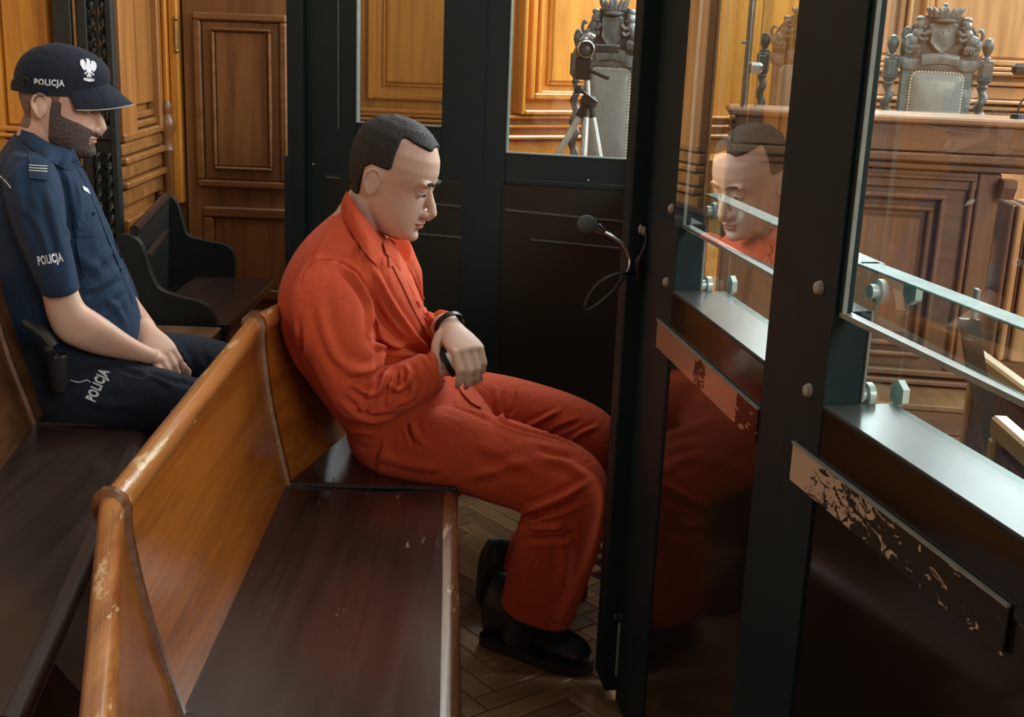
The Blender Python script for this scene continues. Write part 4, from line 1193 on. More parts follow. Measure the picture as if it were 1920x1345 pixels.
    for ch in t.children:                       # the crest is squat: bring its carving down to size
        if ch.name.split('.')[0] in ('crest_board', 'ribbon', 'shield', 'crown', 'carved_beast'):
            for p_ in ch.data.vertices:
                if p_.co.z > 1.41:
                    p_.co.z = 1.41 + (p_.co.z - 1.41) * 0.80
    return t


def twisted_chair(c, z0, z1):
    rings = []; k = 130
    for i in range(k + 1):
        z = z0 + (z1 - z0) * i / k; a0 = 2 * math.pi * 6.5 * i / k
        env = 0.021 * (0.9 + 0.25 * math.sin(math.pi * i / k))
        off = 0.0085
        rings.append([c + EZ * z + EX * (off * math.cos(a0) + env * math.cos(a)) + EY * (off * math.sin(a0) + env * math.sin(a)) for a in np.linspace(0, 2 * math.pi, 10, endpoint=False)])
    return loft(rings)


def place_chair(t, X, Y, base, rz, scale=1.0):
    t.location = (X, Y, base); t.rotation_euler = (0, 0, rz); t.scale = (scale,) * 3


def dup(root, label):
    r = root.copy(); COL.objects.link(r); r['label'] = label
    for ch in list(root.children):
        c = ch.copy(); COL.objects.link(c); c.parent = r
    return r


DZ = 0.0
ch1 = carved_chair('grey carved judge chair with a crest, seen whole above the dark desk')
ch2 = dup(ch1, 'grey carved judge chair half hidden by the black post')
ch3 = dup(ch1, 'grey carved judge chair behind the camcorder on the tripod')
c1 = gd(1747, 215, 5.75); place_chair(ch1, c1[0], c1[1], 0.0, RAD(-8), 0.985)
c2 = gd(1499, 215, 6.35); place_chair(ch2, c2[0], c2[1], 0.0, RAD(-22), 0.98)
c3 = gd(1143, 215, 5.25); place_chair(ch3, c3[0], c3[1], 0.0, RAD(-22), 0.965); ch3.scale = (0.74, 0.965, 0.965)

# ---- camcorder on a tripod
tp = gd(1109, 250, 4.7); TX, TY = tp[0], tp[1]
def tz(y, x=1109): return gpl(x, y, (0, TY, 0), (0, 1, 0))[2]
def tx(x, y=150): return gpl(x, y, (0, TY, 0), (0, 1, 0))[0]
tri = thing('tripod', 'silver tripod with black head standing before the carved chair', 'tripod', (TX, TY, 0))
hub = np.array([tx(1104, 190), TY, tz(192)])
MB().add(*lathe((hub[0], TY, 0), [(0.0, tz(200)), (0.030, tz(200)), (0.034, tz(190)), (0.026, tz(180)), (0.0, tz(179))], 16)).build('leg_collar', M['black_plastic'], tri)
MB().add(*tube([(hub[0] - 0.004, TY, tz(182)), (tx(1100, 145), TY, tz(145))], 0.010, 12)).build('centre_column', M['alu'], tri)
for fx, fy, x1 in ((1030, 330, -0.016), (1092, 420, -0.006), (1128, 420, 0.010)):
    dy = -0.30 if x1 == -0.006 else (0.05 if x1 < 0 else -0.1)
    a = hub + np.array([x1, 0, -0.02])
    slope = {1030: (tx(1038, 300) - tx(1084, 215)) / (tz(300) - tz(215)), 1092: 0.02, 1128: (tx(1126, 290) - tx(1112, 208)) / (tz(290) - tz(208))}[fx]
    b = np.array([a[0] + slope * (0.0 - a[2]), TY + dy, 0.01])
    e = a + (b - a) * 0.55
    lg = MB(); lg.add(*tube([a, e], 0.0125, 8)).build('leg', M['alu'], tri)
    MB().add(*tube([e, b], 0.009, 8)).build('leg_extension', M['alu'], tri)
    MB().add(*tube([a + (b - a) * -0.03, a + (b - a) * 0.03], 0.016, 8)).build('leg_joint', M['black_plastic'], tri)
    MB().add(*ball(b + EZ * 0.006, (0.014, 0.014, 0.014), 8, 6)).build('rubber_foot', M['black_plastic'], tri)
MB().add(*wbox(tx(1078, 130), tx(1110, 130), TY - 0.035, TY + 0.035, tz(150), tz(107), 0.008)).build('pan_head', M['black_plastic'], tri)
MB().add(*tube([(tx(1104, 132), TY - 0.03, tz(131)), (tx(1137, 142), TY - 0.10, tz(144))], 0.008, 8)).build('pan_handle', M['black_plastic'], tri)
MB().add(*tube([(tx(1086, 168), TY - 0.02, tz(168)), (tx(1118, 190), TY - 0.05, tz(191))], 0.007, 8)).build('lock_lever', M['black_plastic'], tri)
MB().add(*lathe((tx(1086, 170), TY - 0.01, tz(176)), [(0, 0), (0.018, 0.0), (0.02, 0.012), (0.012, 0.03), (0, 0.03)], 12)).build('lock_knob', M['black_plastic'], tri)
cmc = thing('camcorder', 'black camcorder with silver lens ring and its screen folded out', 'camcorder', (tx(1096, 95), TY, tz(107)))
lc = np.array([tx(1097, 92), TY - 0.06, tz(92)])
body = remesh([ball(lc + EY * 0.05, (0.034, 0.085, 0.036), 16, 12), wbox(lc[0] - 0.036, lc[0] + 0.028, TY - 0.05, TY + 0.09, tz(108), lc[2] + 0.012, 0.01)], 0.003, 3)
link('camera_body', body[0], body[1], M['camera_grey'], cmc)
MB().add(*lathe(lc, [(0.020, 0.0), (0.030, 0.0), (0.0325, 0.006), (0.032, 0.03), (0.028, 0.034), (0.020, 0.012)], 22, -EY)).build('lens_ring', M['steel'], cmc)
MB().add(*lathe(lc, [(0.0, 0.006), (0.010, 0.0075), (0.021, 0.004), (0.021, -0.01), (0, -0.01)], 18, -EY)).build('lens', M['lens'], cmc)
MB().add(*wbox(tx(1112, 90), tx(1161, 90), TY - 0.02, TY - 0.004, tz(98), tz(82), 0.005)).build('screen', M['black_plastic'], cmc)
MB().add(*tube(spline([lc + np.array([-0.02, 0.02, 0.028]), lc + np.array([0.01, 0.02, 0.05]), lc + np.array([0.03, 0.03, 0.045])], 4), 0.009, 8)).build('top_handle', M['steel'], cmc)

# ---- chrome partition pole and glass clamp on the desk
PYD = 5.05
pb = gd(1394, 205, PYD); pt = gd(1402, -30, PYD)
zb_ = gd(1394, 207, PYD)[2]
gp = thing('glass_screen', 'desk glass screen on a chrome pole beyond the far bay', 'screen', (pb[0], PYD, zb_))
MB().add(*tube([(pb[0], PYD, zb_), (pb[0], PYD, 2.2)], 0.014, 14)).build('pole', M['steel'], gp)
MB().add(*lathe((pb[0], PYD, zb_), [(0, 0), (0.042, 0), (0.042, 0.008), (0.02, 0.012), (0, 0.012)], 18)).build('pole_base', M['black_plastic'], gp)
cz_ = gd(1412, 127, PYD)[2]
MB().add(*cuboid((pb[0] + 0.032, PYD - 0.01, cz_), EX, EY, EZ, 0.030, 0.016, 0.022, 0.012)).build('clamp', M['steel'], gp)
cz2 = gd(1378, 79, PYD)[2]
MB().add(*tube([(pb[0] - 0.03, PYD, cz2), (pb[0], PYD, cz2)], 0.005, 8)).build('clamp_pin', M['edge_metal'], gp)
gx = gd(1897, 130, PYD)
MB().add(*wbox(pb[0] + 0.045, gx[0] + 0.02, PYD - 0.004, PYD + 0.004, zb_ + 0.01, 2.2, 0)).build('glass_sheet', M['pane'], gp, False)
MB().add(*wbox(pb[0] + 0.044, pb[0] + 0.047, PYD - 0.005, PYD + 0.005, zb_ + 0.01, 2.2, 0)).build('glass_edge', M['chair_wood'], gp)
cz3 = gd(1905, 130, PYD)[2]
MB().add(*cuboid((gx[0] + 0.03, PYD - 0.01, cz3), EX, EY, EZ, 0.034, 0.016, 0.024, 0.014)).build('clamp', M['black_plastic'], gp)
# thin gooseneck of a desk microphone at the right edge
gm = thing('desk_microphone', 'thin black desk microphone stem at the right end of the desk', 'microphone', tuple(gd(1912, 216, 4.95)))
pts = [gd(x, y, 4.95) for x, y in ((1918, 200), (1914, 190), (1910, 205), (1909, 218))]
MB().add(*tube(spline([gd(x, y, 4.95) for x, y in ((1926, 180), (1916, 190), (1910, 204), (1908, 219))], 5), 0.004, 7)).build('stem', M['black_plastic'], gm)
bq = gd(1908, 219, 4.95)
MB().add(*lathe((bq[0], bq[1], zt), [(0, 0), (0.03, 0), (0.026, 0.018), (0.0, 0.02)], 12)).build('base', M['black_plastic'], gm)

# ---- two wooden chairs with maroon backs at the right edge, and a dark bent stand
def maroon_chair(label, pA, pB, D0, D1, drop):
    a, b = gd(*pA, D0), gd(*pB, D1)
    t = thing('upholstered_chair', label, 'chair', (a[0], a[1], 0), 'maroon chairs outside the dock')
    d = b - a; d[2] = 0; L = 0.46; e = unit(d); nn = np.array([e[1], -e[0], 0]);
    if nn[0] < 0: nn = -nn
    z = a[2]
    P = lambda s, n_, zz: np.array([a[0], a[1], 0]) + e * s + nn * n_ + EZ * zz
    bx = lambda s0, s1, n0, n1, z0, z1, bb=0.006: cuboid(P((s0 + s1) / 2, (n0 + n1) / 2, (z0 + z1) / 2), e, nn, EZ, abs(s1 - s0) / 2, abs(n1 - n0) / 2, abs(z1 - z0) / 2, bb)
    MB().add(*bx(0, L, -0.015, 0.02, z - 0.045, z)).build('top_rail', M['chair_wood'], t)
    MB().add(*bx(0.0, 0.032, -0.015, 0.02, 0.0, z - 0.045)).build('back_post', M['chair_wood'], t)
    MB().add(*bx(L - 0.032, L, -0.015, 0.02, 0.0, z - 0.045)).build('back_post', M['chair_wood'], t)
    MB().add(*bx(0.032, L - 0.032, -0.01, 0.02, z - 0.36, z - 0.05, 0.012)).build('back_pad', M['maroon'], t)
    MB().add(*bx(0.0, L, 0.02, 0.44, 0.40, 0.46, 0.02)).build('seat', M['maroon'], t)
    MB().add(*bx(0.0, L, 0.02, 0.44, 0.36, 0.40, 0.004)).build('seat_frame', M['chair_wood'], t)
    for s_ in (0.0, L - 0.035):
        MB().add(*bx(s_, s_ + 0.035, 0.40, 0.435, 0.0, 0.36)).build('leg', M['chair_wood'], t)
    return t
maroon_chair('wooden chair with a maroon back, the farther one beyond the right pane', (1832, 655), (1950, 775), 3.05, 2.62, 0)
maroon_chair('wooden chair with a maroon back, the nearer one cut by the right edge', (1872, 778), (1990, 905), 2.35, 2.02, 0)
ds_ = thing('bent_stand', 'dark curved strip standing beside the maroon chairs', 'stand', tuple(gd(1880, 915, 2.7)))
pp = [gd(x, y, 2.7) for x, y in ((1817, 598), (1822, 640), (1832, 700), (1845, 760), (1856, 820), (1866, 870), (1880, 930), (1888, 1000))]
pp.append(np.array([pp[-1][0] + 0.02, pp[-1][1], 0.0]))
rr = []
for q in spline(pp, 4):
    rr.append([q + EX * a + EY * b for a, b in ((-0.021, -0.01), (0.021, -0.01), (0.021, 0.01), (-0.021, 0.01))])
MB().add(*loft(rr)).build('upright', M['iron'], ds_, sharp=40)
p0 = gd(1828, 590, 3.0)
MB().add(*cuboid(gd(1829, 570, 2.7), EX, EY, EZ, 0.005, 0.012, 0.035, 0.002)).build('metal_tip', M['edge_metal'], ds_)

# ---- gooseneck microphone clipped to the door jamb
mc = thing('gooseneck_microphone', 'grey foam microphone on a silver gooseneck fixed to the black post', 'microphone', tuple(gd(1190, 515, 2.5)))
DM = 2.50
g = lambda x, y, D=DM: gd(x, y, D)
ax = unit(g(1122, 428) - g(1084, 412))
MB().add(*ball(g(1101, 421), (0.0215, 0.0195, 0.0195), 20, 14, (ax, unit(np.cross(EZ, ax)), unit(np.cross(ax, np.cross(EZ, ax)))))).build('foam_windshield', M['foam'], mc)
MB().add(*tube([g(1118, 426), g(1124, 430), g(1134, 436)], [0.011, 0.009, 0.005], 10)).build('collar', M['steel'], mc)
MB().add(*tube(spline([g(1132, 435), g(1150, 444), g(1168, 458), g(1176, 470), g(1181, 488), g(1179, 505, 2.49), g(1170, 520, 2.48)], 6), 0.0042, 8)).build('gooseneck', M['steel'], mc)
MB().add(*tube(spline([g(1170, 520, 2.48), g(1150, 545, 2.46), g(1122, 570, 2.46), g(1101, 582, 2.46), g(1097, 574, 2.46), g(1106, 552, 2.46), g(1126, 528, 2.46), g(1152, 516, 2.47), g(1176, 513, 2.48), g(1196, 514, 2.5)], 6), 0.0038, 8)).build('cable', M['black_plastic'], mc)
for x, y in ((1201, 430), (1207, 433)):
    MB().add(*ball(g(x, y, 2.49), (0.005, 0.004, 0.010), 8, 6)).build('clip_screw', M['rivet'], mc)
MB().add(*tube(spline([g(1210, 434, 2.49), g(1212, 450, 2.485), g(1206, 470, 2.48), g(1199, 485, 2.48), g(1197, 505, 2.485), g(1198, 525, 2.49)], 4), [0.004] * 12 + [0.007] * 9, 8)).build('clip', M['black_plastic'], mc)

# ================================================================== PEOPLE
class Local:
    """body-fixed axes: x forward, y left, z up"""
    def __init__(self, o, az, pitch, s=1.0, roll=0.0):
        a, p = RAD(az), RAD(pitch)
        self.o = np.asarray(o, float); self.s = s
        self.f = np.array([math.sin(a) * math.cos(p), math.cos(a) * math.cos(p), -math.sin(p)])
        self.l = np.array([-math.cos(a), math.sin(a), 0.0]); self.u = np.cross(self.f, self.l)
        if roll:
            c, sn = math.cos(RAD(roll)), math.sin(RAD(roll)); l, u = self.l, self.u
            self.l = c * l + sn * u; self.u = c * u - sn * l

    def axes(self):
        return self.f, self.l, self.u

    def W(self, p):
        return self.o + self.s * (self.f * p[0] + self.l * p[1] + self.u * p[2])

    def shape(self, vf):
        return [self.W(p) for p in vf[0]], vf[1]

    def loc(self, V):
        d = (np.asarray(V) - self.o) / self.s
        return np.stack([d @ self.f, d @ self.l, d @ self.u], 1)


HEAD = [(-.126, .010, .068, .022), (-.118, -.005, .084, .036), (-.104, -.022, .091, .047), (-.088, -.040, .091, .056), (-.072, -.056, .093, .062),
        (-.052, -.072, .093, .067), (-.028, -.086, .091, .071), (-.004, -.096, .088, .074), (.018, -.101, .096, .076), (.042, -.103, .098, .077),
        (.070, -.101, .092, .074), (.098, -.091, .076, .065), (.119, -.068, .050, .047), (.131, -.040, .022, .024), (.134, -.02, .0, .006)]


def head_shapes(L, ear_x=-0.018, neck=(-.06, -.215), chin=1.0):
    S = []
    rings = []
    for z, xb, xf, w_ in HEAD:
        xc, a = (xf + xb) / 2, (xf - xb) / 2
        rings.append([np.array([xc + a * abs(math.cos(t)) ** 0.92 * np.sign(math.cos(t)), w_ * abs(math.sin(t)) ** 0.92 * np.sign(math.sin(t)), z]) for t in np.linspace(0, 2 * math.pi, 36, endpoint=False)])
    S.append(loft(rings))
    S.append(tube([(-.018, 0, -.045), (-.035, 0, -.09), (-.05, 0, -.15), (neck[0], 0, neck[1])], [.060, .058, .060, .070], 20))
    S.append(tube([(.080, 0, .016), (.094, 0, -.010), (.106, 0, -.030), (.112, 0, -.043), (.104, 0, -.055), (.090, 0, -.058)], [.009, .0095, .011, .0125, .012, .006], 12))
    for s in (-1, 1):
        S.append(ball((.097, s * .0125, -.050), (.012, .0085, .0085), 10, 8))
        S.append(ball((.084, s * .030, .021), (.014, .024, .008), 10, 8))
        S.append(ball((.0785, s * .031, .0058), .0140, 12, 10))
        # ear: flat lobe with a raised rim
        ex = ear_x
        S.append(ball((ex, s * .078, -.010), (.017, .006, .028), 12, 10))
        rim = [(ex + .014, s * .076, -.002), (ex + .012, s * .082, .014), (ex + .0, s * .087, .022), (ex - .014, s * .089, .014), (ex - .019, s * .088, -.004), (ex - .012, s * .084, -.022), (ex - .002, s * .079, -.036), (ex + .006, s * .076, -.036)]
        S.append(tube(spline(rim, 4), .0042, 8))
    S.append(ball((.094, 0, -.0725), (.0085, .022, .0048), 12, 8)); S.append(ball((.0925, 0, -.0825), (.009, .019, .0055), 12, 8))
    S.append(ball((.080, 0, -.108), (.018 * chin, .022, .015), 12, 8))
    return [L.shape(s) for s in S]


def sculpt_head(V, Fc, L):
    """press eye sockets, ear bowls and the lip line into the fused surface"""
    q = L.loc(V); N = normals_of(V, Fc); d = np.zeros(len(V))
    for s in (-1, 1):
        d -= .0045 * np.exp(-(((q[:, 0] - .090) / .012) ** 2 + ((q[:, 1] - s * .030) / .016) ** 2 + ((q[:, 2] + .010) / .006) ** 2))
        d -= .0035 * np.exp(-(((q[:, 0] - .095) / .012) ** 2 + ((q[:, 1] - s * .014) / .006) ** 2 + ((q[:, 2] - .004) / .010) ** 2))
    k = (np.abs(q[:, 1]) < .026) & (q[:, 0] > .07)
    d -= np.where(k, .0028 * np.exp(-((q[:, 2] + .0775) / .0018) ** 2), 0)
    return V + N * (d * L.s)[:, None]


def hand_shapes(wrist, xdir, dorsal, mirror=1, s=1.0, curl=(25, 45, 30), spread=1.0, thumb=((.022, .030, -.012), (.048, .044, -.024), (.072, .046, -.036)), wr=.027):
    """palm, four jointed fingers and a thumb; x to the fingertips, z to the back of the hand, y to the thumb side"""
    x = unit(xdir); z = unit(np.asarray(dorsal) - x * (np.asarray(dorsal) @ x)); y = np.cross(z, x) * mirror
    W = lambda p: np.asarray(wrist, float) + s * (x * p[0] + y * p[1] + z * p[2])
    S = []
    rings = []
    for px_, hw, hh, yc in ((-.03, wr, .021, 0), (0, wr, .020, 0), (.02, .032, .019, .001), (.045, .040, .017, .002), (.07, .0425, .0145, .001), (.088, .041, .012, 0), (.096, .036, .009, 0)):
        rings.append([W((px_, yc + hw * math.cos(a), hh * math.sin(a))) for a in np.linspace(0, 2 * math.pi, 18, endpoint=False)])
    S.append(loft(rings))
    for k, (yy, ln, r) in enumerate(((.0315, .95, .0092), (.0105, 1.06, .0095), (-.0105, 1.0, .009), (-.030, .80, .0078))):
        p = np.array([.072, yy * .92, .001]); pts = [p.copy(), np.array([.088, yy, .0])]; ang = 0; fan = RAD(2.5 * spread * (1.2 - k))
        for j, seg in enumerate((.043, .027, .021)):
            c = curl[j] if np.isscalar(curl[j]) else curl[j][k]
            ang += RAD(c); q = pts[-1] + seg * ln * np.array([math.cos(ang) * math.cos(fan), math.sin(fan) * max(0.2, math.cos(ang)), -math.sin(ang)])
            pts.append(pts[-1] * .5 + q * .5); pts.append(q)
        rad = [r * 1.0, r * 1.12] + [r * 1.0, r * 1.06, r * .92, r * .95, r * .86, r * .62]
        S.append(tube([W(t) for t in pts], [a * s for a in rad], 12))
        S.append(ball(W(pts[-1]), r * .66 * s, 10, 8))
    tp_ = [(.004, .016, -.004)] + list(thumb)
    S.append(tube([W(t) for t in spline(tp_, 3)], [a * s for a in np.linspace(.0165, .0085, len(spline(tp_, 3)))], 12))
    S.append(ball(W(tp_[-1]), .0088 * s, 10, 8))
    return S


def rp(A, B, D, t, **k):
    c = gd((A[0] + B[0]) / 2, (A[1] + B[1]) / 2, D); v = c - cC; v[2] = 0
    return ring_px(A, B, D, t, lat=unit(v), **k)


def limb(rows, k=3, **kw):
    return loft(dense([rp(*r, **kw) for r in rows], k))


def sheet(rowsP, thick, outward):
    """thin cloth piece from a grid of points, closed"""
    R_, C_ = len(rowsP), len(rowsP[0]); out = np.asarray(outward, float) * thick
    P = [np.asarray(p) for r in rowsP for p in r]; n = len(P); v = [p + out for p in P] + P; f = []
    for i in range(R_ - 1):
        for j in range(C_ - 1):
            a = i * C_ + j; q = (a, a + 1, a + C_ + 1, a + C_); f.append(q); f.append(tuple(x + n for x in q[::-1]))
    bd = [j for j in range(C_)] + [i * C_ + C_ - 1 for i in range(1, R_)] + [(R_ - 1) * C_ + j for j in range(C_ - 2, -1, -1)] + [i * C_ for i in range(R_ - 2, 0, -1)]
    for a, b in zip(bd, bd[1:] + bd[:1]):
        f.append((a, a + n, b + n, b))
    return v, f


def drape(poly_px, tree, lift, n=10, Dmax=None):
    """closed outline in the picture laid on a garment: fan of points dropped on to its surface along the sight line"""
    pts = [np.array([a, b, 0.0]) for a, b in poly_px]
    return pts


def on_cloth(x, y, tree, lift, fallback):
    d = ray(x, y); h = tree.ray_cast(Vector(cC), Vector(d))
    if h[0] is not None:
        return np.array(h[0]) - unit(d) * lift
    nr = tree.find_nearest(Vector(gd(x, y, fallback + .1)))
    return np.array(nr[0]) + np.array(nr[1]) * lift


def strip_on(cl_a, cl_b, tree, lift, fb, rows=5, n=5, thick=0.003):
    """garment piece between two pixel curves, laid on the cloth below"""
    A = spline([np.array([a, b, 0.]) for a, b in cl_a], n); B = spline([np.array([a, b, 0.]) for a, b in cl_b], n)
    m_ = min(len(A), len(B)); g_ = []
    for r in range(rows):
        k = r / (rows - 1); row = []
        for i in range(m_):
            p = A[int(i * (len(A) - 1) / (m_ - 1))] * (1 - k) + B[int(i * (len(B) - 1) / (m_ - 1))] * k
            row.append(on_cloth(p[0], p[1], tree, lift, fb))
        g_.append(row)
    c = np.mean([p for r in g_ for p in r], axis=0)
    return sheet(g_, thick, unit(cC - c))


def shoe(parent, heel, toe, w_=0.052, ank=None, h=1.0, name='shoe', tilt=0.0):
    heel, toe = np.asarray(heel, float), np.asarray(toe, float); d = toe - heel; Ls = np.linalg.norm(d[:2]); e = unit(np.array([d[0], d[1], 0])); l = np.cross(EZ, e)
    P = lambda x, y, z: np.array([heel[0], heel[1], 0]) + e * (x * Ls) + l * y + EZ * (0.022 + z)
    prof = [(0.0, .026, .07), (.02, .036, .115), (.08, .042, .150), (.18, .044, .152), (.28, .044, .140), (.38, .044, .112), (.50, .045, .083), (.62, .049, .070), (.75, .050, .060), (.87, .044, .052), (.95, .032, .042), (1.0, .012, .026)]
    rings = []
    for x, hw, hh in prof:
        hw *= w_ / .05
        rings.append([P(x, hw * math.cos(a) * (1 - .38 * max(0, math.sin(a)) * (1 if x > .05 else .6)), (hh * h * .5) * (1 + math.sin(a) * 1.0)) for a in np.linspace(0, 2 * math.pi, 24, endpoint=False)])
    v, f = loft(rings)
    up = link(name, v, f, M['shoe'], parent)
    out = [(x, hw * w_ / .05 + .004) for x, hw, _ in prof]
    pr = [(x, y) for x, y in out] + [(x, -y) for x, y in reversed(out)]
    lo = [P(x, y, -.022) for x, y in pr]; hi = [P(x, y, .006) for x, y in pr]
    MB().add(*loft([lo, hi])).build('sole', M['sole'], up)
    return up


# ------------------------------------------------------------------ the seated man in the orange suit
man = thing('person', 'person in an orange suit sitting handcuffed on the bench with head bowed', 'person', (-0.20, 2.85, 0.45))
HL = Local(gd(736, 334, 2.83), 101, 17, 1.03)
fl_ = unit(np.array([.225, .974, 0]))
sh = head_shapes(HL, ear_x=-0.020)
# inner trunk and limbs carry head and hands as one body
neck0 = HL.W((-.055, 0, -.19)); pel = gd(760, 800, 2.88)
sh.append(tube([neck0 + np.array([0, 0, .03]), gd(660, 520, 2.87), gd(690, 680, 2.88), pel], [.06, .10, .11, .12], 18))
nsh, nel, nwr = gd(612, 520, 2.70), gd(672, 742, 2.665), gd(822, 690, 2.635)
fsh, fel, fwr = gd(735, 520, 3.04), gd(742, 700, 3.05), gd(838, 607, 2.77)
sh.append(tube([gd(670, 540, 2.87), gd(618, 548, 2.72), nel], [.06, .042, .040], 14)); sh.append(tube([nel, (nel + nwr) / 2, nwr], [.044, .040, .028], 14))
sh.append(tube([gd(680, 520, 2.9), fsh, fel], [.07, .052, .044], 14)); sh.append(tube([fel, (fel + fwr) / 2, fwr], [.044, .040, .028], 14))
kn, an = gd(1085, 900, 2.62), gd(1000, 1140, 2.66); kf, af = gd(1115, 845, 2.98), gd(985, 1070, 3.0)
sh.append(tube([pel, gd(800, 840, 2.75), kn, an], [.10, .07, .055, .04], 14)); sh.append(tube([pel, gd(850, 780, 3.0), kf, af], [.10, .07, .055, .04], 14))
# right (near) hand under, left hand clasping it from above
nx = gd(872, 664, 2.64) - gd(822, 690, 2.635)
nx2 = gd(866, 686, 2.665) - gd(826, 690, 2.635)
sh += hand_shapes(gd(830, 686, 2.645), nx2, np.array([-.25, -.75, .6]), 1, .96, curl=(62, 78, 50), thumb=((.020, .030, -.006), (.050, .036, -.016), (.074, .026, -.026)))
fx = gd(884, 664, 2.605) - gd(843, 610, 2.70)
sh += hand_shapes(gd(846, 616, 2.675), fx, np.array([.42, -.85, .30]), -1, 1.02, curl=((40, 42, 44, 48), (42, 44, 46, 48), (26, 26, 26, 26)), spread=.7,
                  thumb=((.014, .034, -.008), (.036, .052, -.024), (.060, .050, -.046)))
V, Fc = remesh(sh, .0032, 5, .5)
V = sculpt_head(V, Fc, HL)
q = HL.loc(V)
body = link('body', V, Fc, M['skin2'], man, sharp=180)
# short dark hair
x, y, z = q.T
hair_mask = (z > -.10) & (((z > .100 - .25 * (x - .03)) & (x < .075)) | ((x < -.002 + .2 * (z - .05)) & (z > .045)) | ((x < .012) & (x > -.03) & (z > .012) & (np.abs(y) > .06)) | ((x < -.048) & (z > -.055)) | ((x < -.02) & (z > .018))) & ~((np.abs(y) > .072) & (z < .026) & (x > -.048)) & (np.linalg.norm(q, axis=1) < .2)
link('hair', *shell(V, Fc, hair_mask, lambda P: .0055 + 0 * P[:, 0], .10), M['hair'], man, sharp=180)
for s in (-1, 1):
    v, f = HL.shape(ball((.0785, s * .031, 0), .0128, 14, 10)); e = link('eye', v, f, M['eye'], man)
    v, f = HL.shape(ball((.0885, s * .032, -.004), (.0035, .0055, .0055), 10, 8)); link('iris', v, f, M['iris'], e)
    v, f = HL.shape(tube(spline([(.099, s * .014, .019), (.099, s * .030, .025), (.088, s * .047, .021)], 4), [.003] * 4 + [.004] * 4 + [.002], 8)); link('eyebrow', v, f, M['hair'], man)
lm = (np.abs(z + .0775) < .0085) & (np.abs(y) < .0225) & (x > .086) & (np.abs(z + .0775) < .0085 - .0002)
if lm.sum() > 20:
    link('lips', *shell(V, Fc, lm, .0006), M['lip'], man, sharp=180)

# jacket: trunk + sleeves
jk = [limb([((652, 378), (720, 440), 2.845, .066), ((618, 408), (742, 466), 2.855, .135), ((574, 448), (764, 503), 2.86, .185), ((538, 500), (784, 545), 2.865, .200),
            ((521, 560), (800, 590), 2.87, .195), ((533, 630), (812, 640), 2.875, .182), ((572, 700), (826, 690), 2.88, .176), ((622, 765), (850, 740), 2.88, .176),
            ((664, 818), (880, 780), 2.88, .178)], 3, n=40),
      limb([((600, 470), (668, 478), 2.75, .06), ((566, 505), (676, 512), 2.71, .078), ((546, 552), (686, 556), 2.68, .082), ((553, 612), (700, 612), 2.66, .080), ((580, 672), (712, 660), 2.65, .077),
            ((606, 726), (712, 688), 2.645, .074), ((640, 776), (716, 690), 2.64, .070), ((690, 795), (742, 684), 2.635, .064), ((742, 781), (772, 672), 2.63, .058), ((792, 755), (798, 662), 2.63, .050), ((833, 724), (815, 655), 2.63, .043)], 3, n=32),
      tube([gd(715, 480, 2.98), fsh, gd(742, 610, 3.07), fel, gd(790, 650, 2.93), gd(832, 612, 2.80)], [.08, .078, .075, .068, .055, .043], 20)]
V, Fc = remesh(jk, .0045, 6, .5)
V = ripple(V, Fc, .0022, 26, 4)
JF = [  # sleeve and trunk folds: picture lines laid on the cloth, width, height
    ([(560, 540), (575, 505), (600, 490), (628, 488)], .005, -.006), ([(628, 488), (652, 500), (672, 520), (688, 560)], .006, -.006),
    ([(640, 500), (668, 530), (690, 580), (692, 630)], .010, .010), ([(600, 560), (610, 620), (640, 680), (690, 690)], .016, .006), ([(700, 640), (712, 660), (700, 690), (640, 700)], .012, .010),
    ([(712, 668), (690, 705), (650, 716)], .008, -.009), ([(728, 690), (720, 716), (700, 740), (655, 718)], .009, .010), ([(745, 690), (742, 720), (728, 748)], .008, -.008), ([(760, 684), (770, 706), (752, 730), (728, 722)], .008, .009),
    ([(705, 705), (688, 760), (672, 768)], .008, .007), ([(728, 700), (720, 755), (725, 768)], .007, -.006), ([(765, 700), (775, 740), (745, 760)], .009, .006), ([(640, 740), (690, 782), (750, 776)], .012, -.005),
    ([(790, 665), (806, 690), (822, 722)], .005, .003), ([(560, 600), (570, 660), (600, 720)], .014, -.007), ([(528, 590), (545, 650), (585, 730)], .014, .006), ([(690, 440), (672, 470), (655, 492)], .010, -.004),
    ([(700, 500), (730, 560), (770, 620), (820, 680)], .010, .007), ([(692, 540), (720, 600), (770, 650), (810, 668)], .012, -.008), ([(695, 580), (715, 630), (760, 660)], .011, .008), ([(745, 500), (775, 560), (812, 626), (838, 690)], .006, -.007),
    ([(770, 505), (790, 560), (815, 610), (835, 660)], .009, .006), ([(700, 640), (740, 655), (785, 655)], .009, -.009), ([(620, 440), (600, 470), (590, 500)], .015, .004), ([(650, 430), (690, 460), (720, 520)], .014, -.004),
    ([(590, 740), (640, 800), (700, 812)], .012, .005), ([(830, 690), (850, 720), (862, 750)], .006, -.006)]
V = folds(V, Fc, [(a, b * .75, c * 1.6) for a, b, c in JF])
jacket = link('jacket', V, Fc, M['suit'], man, sharp=180)
JT = tree_of(V, Fc)
